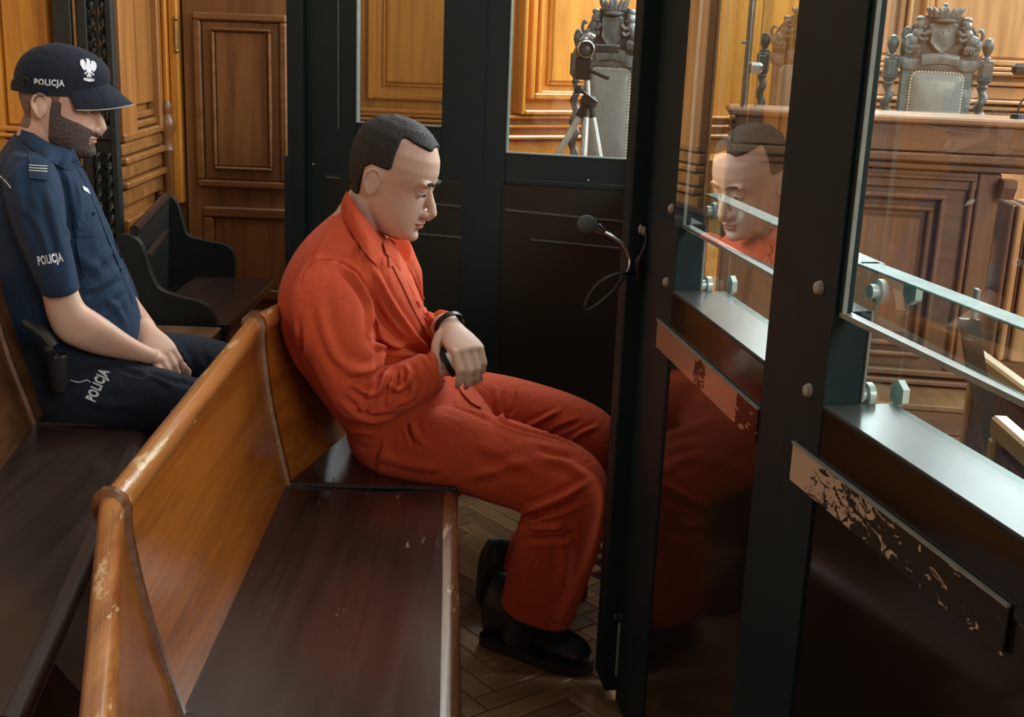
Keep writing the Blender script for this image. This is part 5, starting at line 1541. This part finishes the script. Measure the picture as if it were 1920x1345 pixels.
# collar: near flap and far flap, standing round the neck
def collar(inner, outer, D_in, lift, name='collar'):
    A = spline([gd(a, b, d) for (a, b), d in zip(inner, D_in)], 4)
    Bp = spline([np.array([a, b, 0.]) for a, b in outer], 4); Bq = [on_cloth(p[0], p[1], JT, lift, 2.75) for p in Bp]
    g_ = []
    for r in range(6):
        k = r / 5; row = []
        for a, b in zip(A, Bq):
            bulge = unit(cC - b) * .010 * math.sin(math.pi * k)
            row.append(a * (1 - k) + b * k + bulge + EZ * .004 * math.sin(math.pi * k))
        g_.append(row)
    c = np.mean([p for r in g_ for p in r], axis=0)
    v, f = sheet(g_, .0035, unit(cC - c)); return link(name, v, f, M['suit'], man, sharp=60)
collar([(650, 358), (668, 385), (694, 418), (720, 458)], [(636, 392), (660, 438), (688, 478), (712, 503)], (2.80, 2.765, 2.765, 2.775), .008)
collar([(716, 452), (728, 446), (738, 452), (744, 458)], [(724, 476), (736, 486), (746, 500), (752, 508)], (2.78, 2.80, 2.82, 2.84), .007)
link('undershirt', *HL.shape(tube(spline([(.032, .02, -.168), (.045, 0, -.172), (.035, -.025, -.165)], 4), .006, 8)), M['white_cotton'], man, label='sliver of a white undershirt at the neck')
v, f = strip_on([(726, 478), (752, 530), (782, 592), (818, 652), (846, 700)], [(744, 470), (772, 528), (800, 588), (828, 644), (852, 690)], JT, .003, 2.75, 5, 5); link('placket', v, f, M['suit'], man, sharp=50)
v, f = strip_on([(722, 462), (728, 480), (730, 500)], [(736, 462), (742, 480), (744, 498)], JT, .006, 2.75, 4, 5); link('collar_tab', v, f, M['suit'], man, sharp=50)
v, f = strip_on([(764, 506), (772, 516), (779, 528)], [(768, 528), (774, 530), (778, 532)], JT, .004, 2.8, 4, 4); link('pocket_flap', v, f, M['suit'], man, sharp=50)
v, f = strip_on([(834, 650), (836, 690), (834, 726)], [(824, 652), (826, 690), (825, 724)], JT, .001, 2.65, 4, 4, .002); link('cuff_hem', v, f, M['suit'], man, sharp=50)

# trousers
tr = [limb([((648, 785), (866, 722), 2.89, .165), ((655, 830), (892, 745), 2.88, .180), ((690, 868), (915, 768), 2.87, .180), ((745, 893), (940, 800), 2.87, .165)], 3, n=40),
      limb([((720, 772), (705, 882), 2.80, .10), ((800, 762), (778, 902), 2.755, .10), ((880, 772), (858, 918), 2.72, .097), ((955, 790), (925, 938), 2.685, .095), ((1025, 815), (970, 952), 2.66, .093), ((1085, 838), (985, 962), 2.64, .092), ((1124, 870), (978, 972), 2.63, .091),
            ((1141, 912), (970, 986), 2.63, .090), ((1137, 965), (965, 1012), 2.635, .089), ((1123, 1030), (956, 1048), 2.645, .088), ((1101, 1095), (948, 1088), 2.655, .088), ((1070, 1168), (938, 1126), 2.665, .087)], 3, n=36),
      limb([((800, 718), (790, 820), 2.98, .10), ((870, 700), (855, 820), 3.01, .097), ((940, 706), (920, 838), 3.02, .095), ((1015, 724), (990, 858), 3.01, .092), ((1090, 750), (1040, 880), 3.0, .090), ((1145, 785), (1052, 902), 2.99, .088), ((1168, 835), (1040, 925), 2.99, .087), ((1150, 900), (1015, 950), 2.99, .085),
            ((1115, 970), (975, 990), 2.995, .084), ((1080, 1030), (945, 1025), 3.0, .083), ((1058, 1075), (926, 1052), 3.0, .082)], 3, n=36)]
V, Fc = remesh(tr, .005, 6, .5)
V = ripple(V, Fc, .0022, 24, 9)
TF = [([(760, 790), (768, 815), (775, 835)], .006, -.007), ([(772, 790), (782, 818), (800, 840)], .008, .004), ([(985, 958), (1010, 950), (1060, 930), (1110, 900)], .010, .008), ([(972, 972), (1000, 968), (1050, 955), (1098, 935)], .008, -.008), ([(985, 988), (1020, 990), (1060, 985)], .009, .008),
      ([(985, 1010), (1030, 1012), (1080, 1000)], .010, -.006), ([(980, 960), (988, 975), (1012, 982)], .007, .008), ([(880, 850), (930, 870), (1000, 900)], .018, -.005), ([(1010, 860), (1060, 870), (1110, 900)], .014, .004), ([(870, 900), (930, 880), (985, 870)], .015, .005),
      ([(1000, 840), (1040, 850), (1085, 858)], .012, -.004), ([(920, 780), (960, 800), (1040, 824), (1085, 840)], .008, -.008), ([(930, 730), (935, 770), (945, 790)], .008, .006), ([(968, 726), (965, 760), (958, 778)], .006, -.006), ([(1050, 770), (1010, 790), (990, 800)], .008, .006), ([(1090, 790), (1050, 806), (1030, 816)], .008, -.006), ([(1120, 800), (1085, 815), (1070, 828)], .008, .006),
      ([(1040, 970), (1060, 1040), (1050, 1120)], .016, .004), ([(700, 850), (760, 870), (830, 880)], .016, .004), ([(840, 760), (880, 770), (930, 790)], .008, .005)]
V = folds(V, Fc, [(a, b * .8, c * 1.6) for a, b, c in TF])
trousers = link('trousers', V, Fc, M['suit'], man, sharp=180)
TT = tree_of(V, Fc)
v, f = strip_on([(868, 712), (880, 716), (892, 730), (908, 752)], [(858, 722), (868, 738), (886, 756), (902, 764)], TT, .010, 2.8, 5, 4); link('waist_knot', v, f, M['suit'], man, sharp=50)
v, f = strip_on([(940, 1118), (990, 1138), (1064, 1160)], [(938, 1127), (985, 1146), (1062, 1170)], TT, .0012, 2.66, 4, 5, .002); link('trouser_hem', v, f, M['suit'], man, sharp=50)
link('sock', *tube([gd(1000, 1140, 2.66) + EZ * .02, gd(985, 1175, 2.675), gd(975, 1200, 2.68)], [.046, .047, .047], 16), M['shoe'], man)
link('sock', *tube([gd(980, 1060, 3.0) + EZ * .02, gd(965, 1090, 3.0), gd(960, 1110, 3.0)], [.045, .046, .046], 16), M['shoe'], man)
shoe(man, gz(912, 1196), gz(1106, 1262), .054, h=1.12)
shoe(man, gz(896, 1128), gz(1098, 1112), .052, h=1.05)

# handcuffs: two dark bands and the link between them
hc = thing('handcuffs', 'dark handcuffs round both wrists of the man in orange', 'handcuffs', tuple(gd(835, 650, 2.64)))
def cuff(c, axis, up, r1, r2, wd=.012):
    a = unit(axis); u = unit(np.asarray(up) - a * (np.asarray(up) @ a)); w_ = np.cross(a, u); rings = []
    for t in np.linspace(0, 2 * math.pi, 32, endpoint=False):
        o = u * (math.cos(t) * r1) + w_ * (math.sin(t) * r2); e = unit(o); c_ = np.asarray(c) + o
        rings.append([c_ + e * .0035 + a * wd * .5, c_ + e * .0035 - a * wd * .5, c_ - e * .0005 - a * wd * .5, c_ - e * .0005 + a * wd * .5])
    n = 4; v = [p for r in rings for p in r]; f = []; L_ = len(rings)
    for i in range(L_):
        for j in range(n):
            f.append((i * n + j, i * n + (j + 1) % n, ((i + 1) % L_) * n + (j + 1) % n, ((i + 1) % L_) * n + j))
    return v, f
v, f = cuff(gd(840, 679, 2.64), nx, EZ, .0335, .034, .013); link('cuff_band', v, f, M['cuff_metal'], hc, sharp=50)
v, f = cuff(gd(844, 612, 2.69), fx, EZ, .0335, .0345, .012); link('cuff_band', v, f, M['cuff_metal'], hc, sharp=50)
link('link', *tube(spline([gd(822, 655, 2.665), gd(816, 640, 2.69), gd(824, 622, 2.70)], 4), .005, 8), M['cuff_metal'], hc)

# ------------------------------------------------------------------ the police officer
cop = thing('person', 'person in a navy police uniform and cap sitting with folded hands behind the bench', 'person', (-1.25, 3.2, 0.45))
CL = Local(gd(112, 193, 3.22), 84, 9, 1.02)
sh = head_shapes(CL, ear_x=-0.026, neck=(-.07, -.23))
cn = CL.W((-.06, 0, -.2)); cp = gd(160, 720, 3.22)
sh.append(tube([cn + EZ * .03, gd(75, 400, 3.22), gd(100, 580, 3.22), cp], [.06, .11, .12, .12], 18))
nel, nwr = gd(128, 612, 3.00), gd(276, 664, 3.08)
fel, fwr = gd(235, 560, 3.42), gd(276, 618, 3.20)
sh.append(tube([gd(75, 380, 3.2), gd(60, 350, 3.04), gd(100, 520, 2.99)], [.06, .05, .045], 14))
sh.append(limb([((74, 520), (140, 515), 2.99, .046), ((80, 556), (148, 548), 2.985, .046), ((90, 598), (160, 572), 2.985, .045), ((108, 632), (180, 586), 2.99, .045), ((140, 650), (204, 602), 3.0, .043),
                ((182, 664), (234, 624), 3.03, .037), ((236, 674), (266, 644), 3.06, .028), ((286, 682), (296, 658), 3.09, .024)], 3))
sh.append(tube([gd(100, 360, 3.3), gd(130, 400, 3.44), gd(212, 545, 3.44), fwr], [.06, .05, .044, .027], 14))
sh.append(tube([cp, gd(300, 745, 3.08), gd(450, 785, 3.03), gd(430, 960, 3.05)], [.11, .07, .05, .04], 12))
sh.append(tube([cp, gd(340, 680, 3.42), gd(460, 705, 3.40), gd(450, 900, 3.42)], [.11, .07, .05, .04], 12))
fx2 = gd(304, 660, 3.125) - gd(272, 616, 3.175)
sh += hand_shapes(gd(275, 620, 3.165), fx2, np.array([.40, -.75, .5]), -1, 1.0, curl=((14, 16, 18, 22), (30, 32, 34, 36), (20, 22, 22, 24)), spread=.8, thumb=((.016, .032, -.012), (.040, .044, -.026), (.064, .040, -.044)))
nx2 = gd(316, 676, 3.12) - gd(286, 670, 3.09)
sh += hand_shapes(gd(288, 671, 3.10), nx2 + np.array([0, .03, -.01]), np.array([-.3, -.6, .75]), 1, .95, curl=(30, 50, 40))
V, Fc = remesh(sh, .0032, 5, .5)
V = sculpt_head(V, Fc, CL)
q = CL.loc(V); x, y, z = q.T
link('body', V, Fc, M['skin1'], cop, sharp=180)
near = np.linalg.norm(q, axis=1) < .2
stub = near & (z > -.10) & (z < .06) & (((x < .018) & (z > -.002) & (np.abs(y) > .05)) | ((x < -.052) & (z > -.075))) & ~((np.abs(y) > .0755) & (z < .016) & (x > -.056))
link('hair', *shell(V, Fc, stub, .0014), M['stubble'], cop, sharp=180, label='closely shaved hair')
cheek = -.006 - .52 * (x - .010)
jaw = near & (x > -.006 + .0 * z) & (z < cheek) & (z > -.137) & (np.abs(y) < .09) & ~((np.abs(z + .0775) < .0095) & (np.abs(y) < .024) & (x > .07)) & ~((x > .094) & (z > -.066)) & (z < -.030 - .3 * (x - .05)) | (near & (x > -.004) & (x < .024) & (z < .012) & (z > -.06) & (np.abs(y) > .052))
jaw |= near & (np.abs(z + .0635) < .0050) & (x > .075) & (np.abs(y) < .032)
jaw &= ~((z < -.10) & (x < .012)) & ~((np.abs(y) > .0765) & (x < .012))
link('beard', *shell(V, Fc, jaw, lambda P: .0045 + 0 * P[:, 0], .22), M['beard'], cop, sharp=180, label='grey-brown short beard')
lm = near & (np.abs(z + .0775) < .0082) & (np.abs(y) < .022) & (x > .086)
if lm.sum() > 20:
    link('lips', *shell(V, Fc, lm, .0006), M['lip'], cop, sharp=180)
for s in (-1, 1):
    e = link('eye', *CL.shape(ball((.0785, s * .031, 0), .0128, 14, 10)), M['eye'], cop)
    link('iris', *CL.shape(ball((.0885, s * .032, -.003), (.0035, .0055, .0055), 10, 8)), M['iris'], e)
    link('eyebrow', *CL.shape(tube(spline([(.099, s * .014, .019), (.099, s * .030, .025), (.088, s * .047, .021)], 4), [.003] * 4 + [.004] * 4 + [.002], 8)), M['beard'], cop)

# peaked cap
cv = []
for k in range(15):
    t = k / 14; zz = .030 + .118 * math.sin(t * math.pi / 2) ** 0.92
    sc = max(.02, (1 - (max(0, zz - .062) / .0875) ** 2.3)) ** .5 if zz > .062 else 1.0
    row = []
    for a in np.linspace(0, 2 * math.pi, 48, endpoint=False):
        rx = .113 if math.cos(a) > 0 else .112; ry = .087
        seam = 1 - .012 * math.exp(-((math.sin(a * 3)) / .12) ** 2)
        front = .012 * max(0, math.cos(a)) * math.sin(t * math.pi)
        row.append(np.array([-.004 + (rx * sc * seam + front) * math.cos(a), ry * sc * seam * math.sin(a), zz + (.012 * math.cos(a) * (1 - t)) - .006 * (1 - t)]))
    cv.append(row)
cap_v, cap_f = CL.shape(loft(cv))
cap = link('cap', cap_v, cap_f, M['cap'], cop, sharp=70)
CT = tree_of(np.array(cap_v), cap_f)
vz = []
for k in range(9):
    t = k / 8; row = []
    for a in np.linspace(-1.25, 1.25, 25):
        r0x, r0y = .106, .084
        ex = .078 * math.cos(a * .98) ** .8 * t if abs(a) < 1.5 else 0
        xx = -.004 + r0x * math.cos(a) + ex; yy = (r0y + .006 * t) * math.sin(a)
        row.append(np.array([xx, yy, .050 + .022 * math.cos(a) ** 2 - .036 * t - .008 * t * t - 1.5 * yy * yy]))
    vz.append(row)
v, f = sheet(vz, .004, (0, 0, 1)); vis = link('visor', *CL.shape((v, f)), M['cap'], cap, sharp=60)
edge = [r + np.array([.001, 0, .002]) for r in vz[-1]]
link('visor_piping', *CL.shape(tube(edge, .0016, 6)), M['grey_braid'], vis)
band = [[np.array([-.004 + (.1145 + o) * math.cos(a), (.0885 + o) * math.sin(a), .030 + .012 * math.cos(a) - .006 + h]) for a in np.linspace(RAD(95), RAD(265), 30)] for h, o in ((0, 0.0), (.012, .001), (.024, .0))]
v, f = sheet(band, .0015, -EX); link('cap_band', *CL.shape((v, f)), M['cap'], cap, sharp=60)
link('strap_buckle', *CL.shape(tube(spline([(-.062, -.081, .034), (-.058, -.084, .05), (-.070, -.077, .053), (-.078, -.072, .044), (-.072, -.075, .031)], 4), .0018, 6)), M['black_plastic'], cap)


def print_on(text, px0, px1, hgt, D, tree, parent, name='lettering', mat='white_print', bold=.03, fit=True, lift=.0016, up=None):
    """printed word from pixel px0 to pixel px1, its own height hgt (m), laid on the cloth"""
    a, b = gd(*px0, D), gd(*px1, D); o = (a + b) / 2; ux = unit(b - a); view = unit(cC - o)
    uy = unit(np.cross(view, ux))
    v, f = text_mesh(text, hgt, bold); wd = v[:, 0].max() - v[:, 0].min(); v[:, 0] *= np.linalg.norm(b - a) / wd
    out = []
    for p in v:
        qq = o + ux * p[0] + uy * p[1]; d = unit(qq - cC)
        h = tree.ray_cast(Vector(cC), Vector(d)); out.append(np.array(h[0]) - d * lift if h[0] is not None else qq)
    return link(name, out, f, M[mat], parent, False)


print_on('POLICJA', (64, 155), (121, 158), .0215, 3.13, CT, cap, bold=.045)
# embroidered crowned eagle on the front of the cap
def emblem(polys, L, tree, parent, name, mat, sc=1.0, org=(.0, .0, .0), tilt=-20):
    mb = MB()
    for pl in polys:
        v, f = extrude([np.array([0, a, b]) for a, b in pl], np.array([.002, 0, 0]))
        mb.add(v, f)
    return mb
wing = [(.006, .012), (.010, .022), (.014, .026), (.016, .022), (.019, .024), (.0195, .018), (.022, .017), (.021, .010), (.0215, .004), (.0185, .004), (.018, -.004), (.0150, -.002), (.013, -.009), (.010, -.006), (.006, -.004)]
eagle = [wing, [(-a, b) for a, b in wing],
         [(-.006, .012), (.006, .012), (.0075, -.002), (.005, -.012), (-.005, -.012), (-.0075, -.002)],
         [(-.004, .012), (.004, .012), (.0045, .019), (.009, .019), (.004, .023), (-.003, .023), (-.0045, .018)],
         [(-.004, .024), (.004, .024), (.005, .030), (.002, .027), (0, .031), (-.002, .027), (-.005, .030)],
         [(-.002, -.011), (.002, -.011), (.007, -.022), (.003, -.025), (0, -.022), (-.003, -.025), (-.007, -.022)],
         [(-.006, -.008), (-.003, -.009), (-.010, -.018), (-.014, -.016)], [(.006, -.008), (.003, -.009), (.010, -.018), (.014, -.016)],
         [(-.013, -.027), (.013, -.027), (.016, -.034), (0, -.037), (-.016, -.034)]]
ep_ = gd(172, 124, 3.16); eo = np.array(CT.find_nearest(Vector(ep_))[0]); en = np.array(CT.find_nearest(Vector(ep_))[1])
if en @ (cC - eo) < 0: en = -en
eu = unit(CL.u - en * (CL.u @ en)); er = np.cross(eu, en)
mb = MB()
pad = [(-.024 * math.sin(a) * (1.0), .034 * math.cos(a) - .003) for a in np.linspace(0, 2 * math.pi, 22, endpoint=False)]
pv = MB()
for pl, mbx, l0, l1 in [(pad, pv, -.004, .0012)] + [(p_, mb, .001, .0030) for p_ in eagle]:
    lo, hi = [], []
    for a, b in pl:
        p0 = eo + er * a + eu * b; hN = CT.find_nearest(Vector(p0)); p1 = np.array(hN[0]); n1 = en
        lo.append(p1 + n1 * l0); hi.append(p1 + n1 * l1)
    mbx.add(*loft([lo, hi]))
bd = pv.build('badge_patch', M['shirt'], cap, False); mb.build('eagle_badge', M['silver'], bd, False, label='silver crowned eagle badge')

# short-sleeved navy shirt
st2 = [limb([((42, 236), (136, 290), 3.22, .068), ((22, 256), (152, 306), 3.22, .13), ((0, 285), (162, 330), 3.22, .185), ((-32, 335), (182, 372), 3.22, .205), ((-48, 400), (205, 425), 3.22, .205),
             ((-42, 470), (228, 490), 3.22, .200), ((-22, 540), (252, 548), 3.22, .195), ((-8, 590), (266, 598), 3.22, .19), ((6, 620), (263, 632), 3.22, .186), ((20, 650), (254, 655), 3.22, .18)], 3, n=40),
       limb([((22, 285), (96, 292), 3.08, .06), ((4, 318), (108, 330), 3.04, .076), ((8, 365), (118, 372), 3.01, .080), ((22, 420), (126, 424), 2.995, .080), ((46, 480), (137, 476), 2.985, .079), ((68, 530), (146, 520), 2.98, .078), ((78, 553), (149, 541), 2.98, .077)], 3, n=32),
       tube([gd(100, 330, 3.34), gd(125, 380, 3.44), gd(165, 460, 3.45), gd(208, 545, 3.44), gd(224, 580, 3.40)], [.08, .08, .075, .068, .062], 18)]
V, Fc = remesh(st2, .005, 6, .5)
V = ripple(V, Fc, .0018, 22, 21)
SF = [([(100, 300), (122, 350), (132, 420), (140, 480), (150, 540)], .008, -.010), ([(120, 420), (150, 480), (200, 520)], .012, .006), ([(150, 545), (190, 530), (230, 500)], .010, .006), ([(155, 560), (200, 545), (240, 520)], .009, -.006), ([(160, 500), (190, 490), (215, 460)], .012, .005),
      ([(30, 330), (40, 400), (60, 470)], .012, .005), ([(70, 350), (90, 420), (110, 500)], .010, -.005), ([(40, 380), (80, 440), (100, 520)], .010, .005), ([(170, 350), (200, 430), (230, 510), (252, 575)], .006, -.006), ([(140, 330), (150, 380), (146, 420)], .010, .005),
      ([(200, 560), (220, 580), (236, 610)], .010, .006), ([(165, 600), (200, 590), (236, 560)], .010, .005), ([(60, 300), (30, 320), (12, 350)], .012, .004)]
V = folds(V, Fc, [(a, b, c * 1.2) for a, b, c in SF])
link('shirt', V, Fc, M['shirt'], cop, sharp=180)
ST = tree_of(V, Fc)
JT = ST
def cop_piece(name, a, b, lift, mat, fb=3.05, thick=.003, n=5, par=None, label=None):
    v, f = strip_on(a, b, ST, lift, fb, 5, n, thick); return link(name, v, f, M[mat], par or cop, sharp=50, label=label)
# collar
def cop_collar(inner, outer, D_in, lift):
    A = spline([gd(a, b, d) for (a, b), d in zip(inner, D_in)], 4)
    Bq = [on_cloth(p[0], p[1], ST, lift, 3.1) for p in spline([np.array([a, b, 0.]) for a, b in outer], 4)]
    g_ = []
    for r in range(6):
        k = r / 5; g_.append([a * (1 - k) + b * k + unit(cC - b) * .012 * math.sin(math.pi * k) for a, b in zip(A, Bq)])
    c = np.mean([p for r in g_ for p in r], axis=0)
    v, f = sheet(g_, .003, unit(cC - c)); return link('collar', v, f, M['shirt'], cop, sharp=60)
cop_collar([(42, 234), (66, 252), (98, 270), (128, 280), (138, 288)], [(36, 258), (58, 278), (86, 296), (114, 314), (130, 318)], (3.20, 3.155, 3.14, 3.14, 3.15), .006)
cop_collar([(132, 280), (138, 276), (142, 284), (144, 290)], [(134, 304), (142, 304), (150, 310), (156, 316)], (3.15, 3.17, 3.2, 3.22), .005)
ep1 = cop_piece('epaulette', [(52, 282), (54, 305), (54, 334)], [(98, 292), (94, 310), (92, 338)], .006, 'shirt')
for yy in (310, 315, 320):
    v, f = strip_on([(54, yy - 1.6), (72, yy - .6), (89, yy + .4)], [(54, yy + .4), (72, yy + 1.4), (89, yy + 2.4)], ST, .0095, 3.05, 4, 3, .001); link('rank_stripe', v, f, M['grey_braid'], ep1, sharp=50)
cop_piece('placket', [(140, 305), (168, 360), (200, 440), (228, 510), (250, 570)], [(152, 300), (182, 360), (212, 438), (240, 512), (256, 568)], .002, 'shirt', 3.1)
cop_piece('pocket', [(138, 432), (152, 500), (160, 520)], [(172, 430), (186, 490), (188, 512)], .002, 'shirt')
cop_piece('pocket_flap', [(136, 418), (140, 430), (146, 444)], [(170, 416), (174, 430), (178, 444)], .005, 'shirt')
v, f = ball((0, 0, 0), (.0055, .0055, .002), 10, 6)
for bx_, by_ in ((119, 313), (176, 400), (226, 505)):
    p_ = on_cloth(bx_, by_, ST, .006, 3.1); link('button', *ball(p_, (.0048, .0035, .0048), 10, 6), M['silver'] if by_ == 313 else M['shirt'], cop)
cop_piece('chest_label', [(155, 348), (164, 353), (172, 360)], [(157, 356), (165, 361), (172, 366)], .004, 'white_print', 3.1, .001)
cop_piece('sleeve_hem', [(78, 545), (112, 543), (149, 532)], [(80, 553), (114, 550), (150, 541)], .0015, 'shirt', 3.0, .002)
cop_piece('sleeve_piping', [(-2, 330), (10, 342), (20, 354)], [(-1, 327), (11, 339), (21, 351)], .003, 'white_print', 3.05, .001)
print_on('POLICJA', (71, 492), (118, 484), .030, 2.95, ST, cop, bold=.045)

# trousers, belt, holster, boots
ct = [limb([((-2, 606), (258, 642), 3.22, .190), ((12, 650), (270, 650), 3.22, .194), ((45, 730), (285, 690), 3.22, .185), ((80, 785), (310, 715), 3.22, .18), ((110, 800), (330, 730), 3.22, .17)], 3, n=36),
      limb([((60, 700), (62, 770), 3.14, .06), ((120, 680), (110, 800), 3.08, .10), ((190, 678), (180, 806), 3.06, .098), ((260, 684), (252, 808), 3.05, .095), ((330, 700), (322, 812), 3.04, .090), ((400, 722), (388, 822), 3.03, .084), ((452, 744), (424, 838), 3.03, .08), ((480, 790), (415, 852), 3.03, .078),
            ((478, 860), (408, 880), 3.03, .072), ((468, 960), (398, 966), 3.05, .068), ((458, 1060), (392, 1060), 3.06, .068)], 3, n=32),
      limb([((250, 622), (246, 720), 3.36, .10), ((320, 626), (312, 730), 3.39, .096), ((390, 636), (380, 742), 3.40, .09), ((450, 654), (432, 752), 3.40, .085), ((495, 680), (445, 768), 3.40, .08), ((510, 740), (445, 790), 3.40, .076),
            ((505, 820), (440, 830), 3.41, .07), ((495, 920), (432, 924), 3.42, .066), ((488, 1000), (428, 1002), 3.42, .066)], 3, n=32)]
V, Fc = remesh(ct, .006, 6, .5)
V = ripple(V, Fc, .002, 22, 33)
V = folds(V, Fc, [([(240, 690), (300, 712), (330, 730)], .008, .006), ([(215, 684), (250, 700), (300, 704)], .008, -.006), ([(280, 700), (330, 715), (380, 728)], .010, -.005), ([(330, 650), (350, 680), (345, 720)], .010, .005), ([(380, 660), (390, 690), (380, 720)], .010, -.004), ([(140, 740), (200, 760), (280, 760)], .014, .005)])
link('trousers', V, Fc, M['uniform'], cop, sharp=180)
UT = tree_of(V, Fc)
print_on('POLICJA', (172, 752), (199, 694), .036, 3.0, UT, cop, bold=.045)
v, f = strip_on([(132, 712), (148, 716), (162, 712), (170, 716)], [(132, 714), (148, 718), (162, 714), (170, 718)], UT, .003, 3.0, 4, 4, .001); link('pocket_cord', v, f, M['white_print'], cop)
v, f = strip_on([(320, 769), (336, 774), (350, 779)], [(320, 772), (336, 777), (350, 782)], UT, .002, 3.0, 4, 4, .001); link('leg_piping', v, f, M['white_print'], cop)
for pxh, pxt in (((470, 1085), (520, 1085)), ((500, 1020), (550, 1020))):
    a_ = gz(pxh[0] - 80, pxh[1]); b_ = a_ + np.array([.27, -.02, 0]); shoe(cop, a_, b_, .053, h=1.1)
hs = thing('holster', 'black pistol holster on the belt of the police officer', 'holster', tuple(gd(110, 690, 2.95)))
H = lambda x_, y_, D=2.95: gd(x_, y_, D)
hp = remesh([loft(dense([rp((88, 668), (128, 662), 2.955, .022), rp((92, 700), (130, 698), 2.955, .022), rp((98, 735), (126, 735), 2.955, .02)], 3)), loft(dense([rp((78, 645), (92, 668), 2.95, .02), rp((92, 640), (110, 664), 2.95, .02)], 3))], .004, 2)
link('holster_body', hp[0], hp[1], M['black_plastic'], hs)
link('pistol_grip', *tube(spline([H(44, 602), H(58, 612), H(82, 628), H(100, 650)], 4), [.013] * 6 + [.017] * 7, 10), M['black_plastic'], hs)
link('strap_stud', *ball(H(104, 672, 2.93), .006, 10, 6), M['iron'], hs)
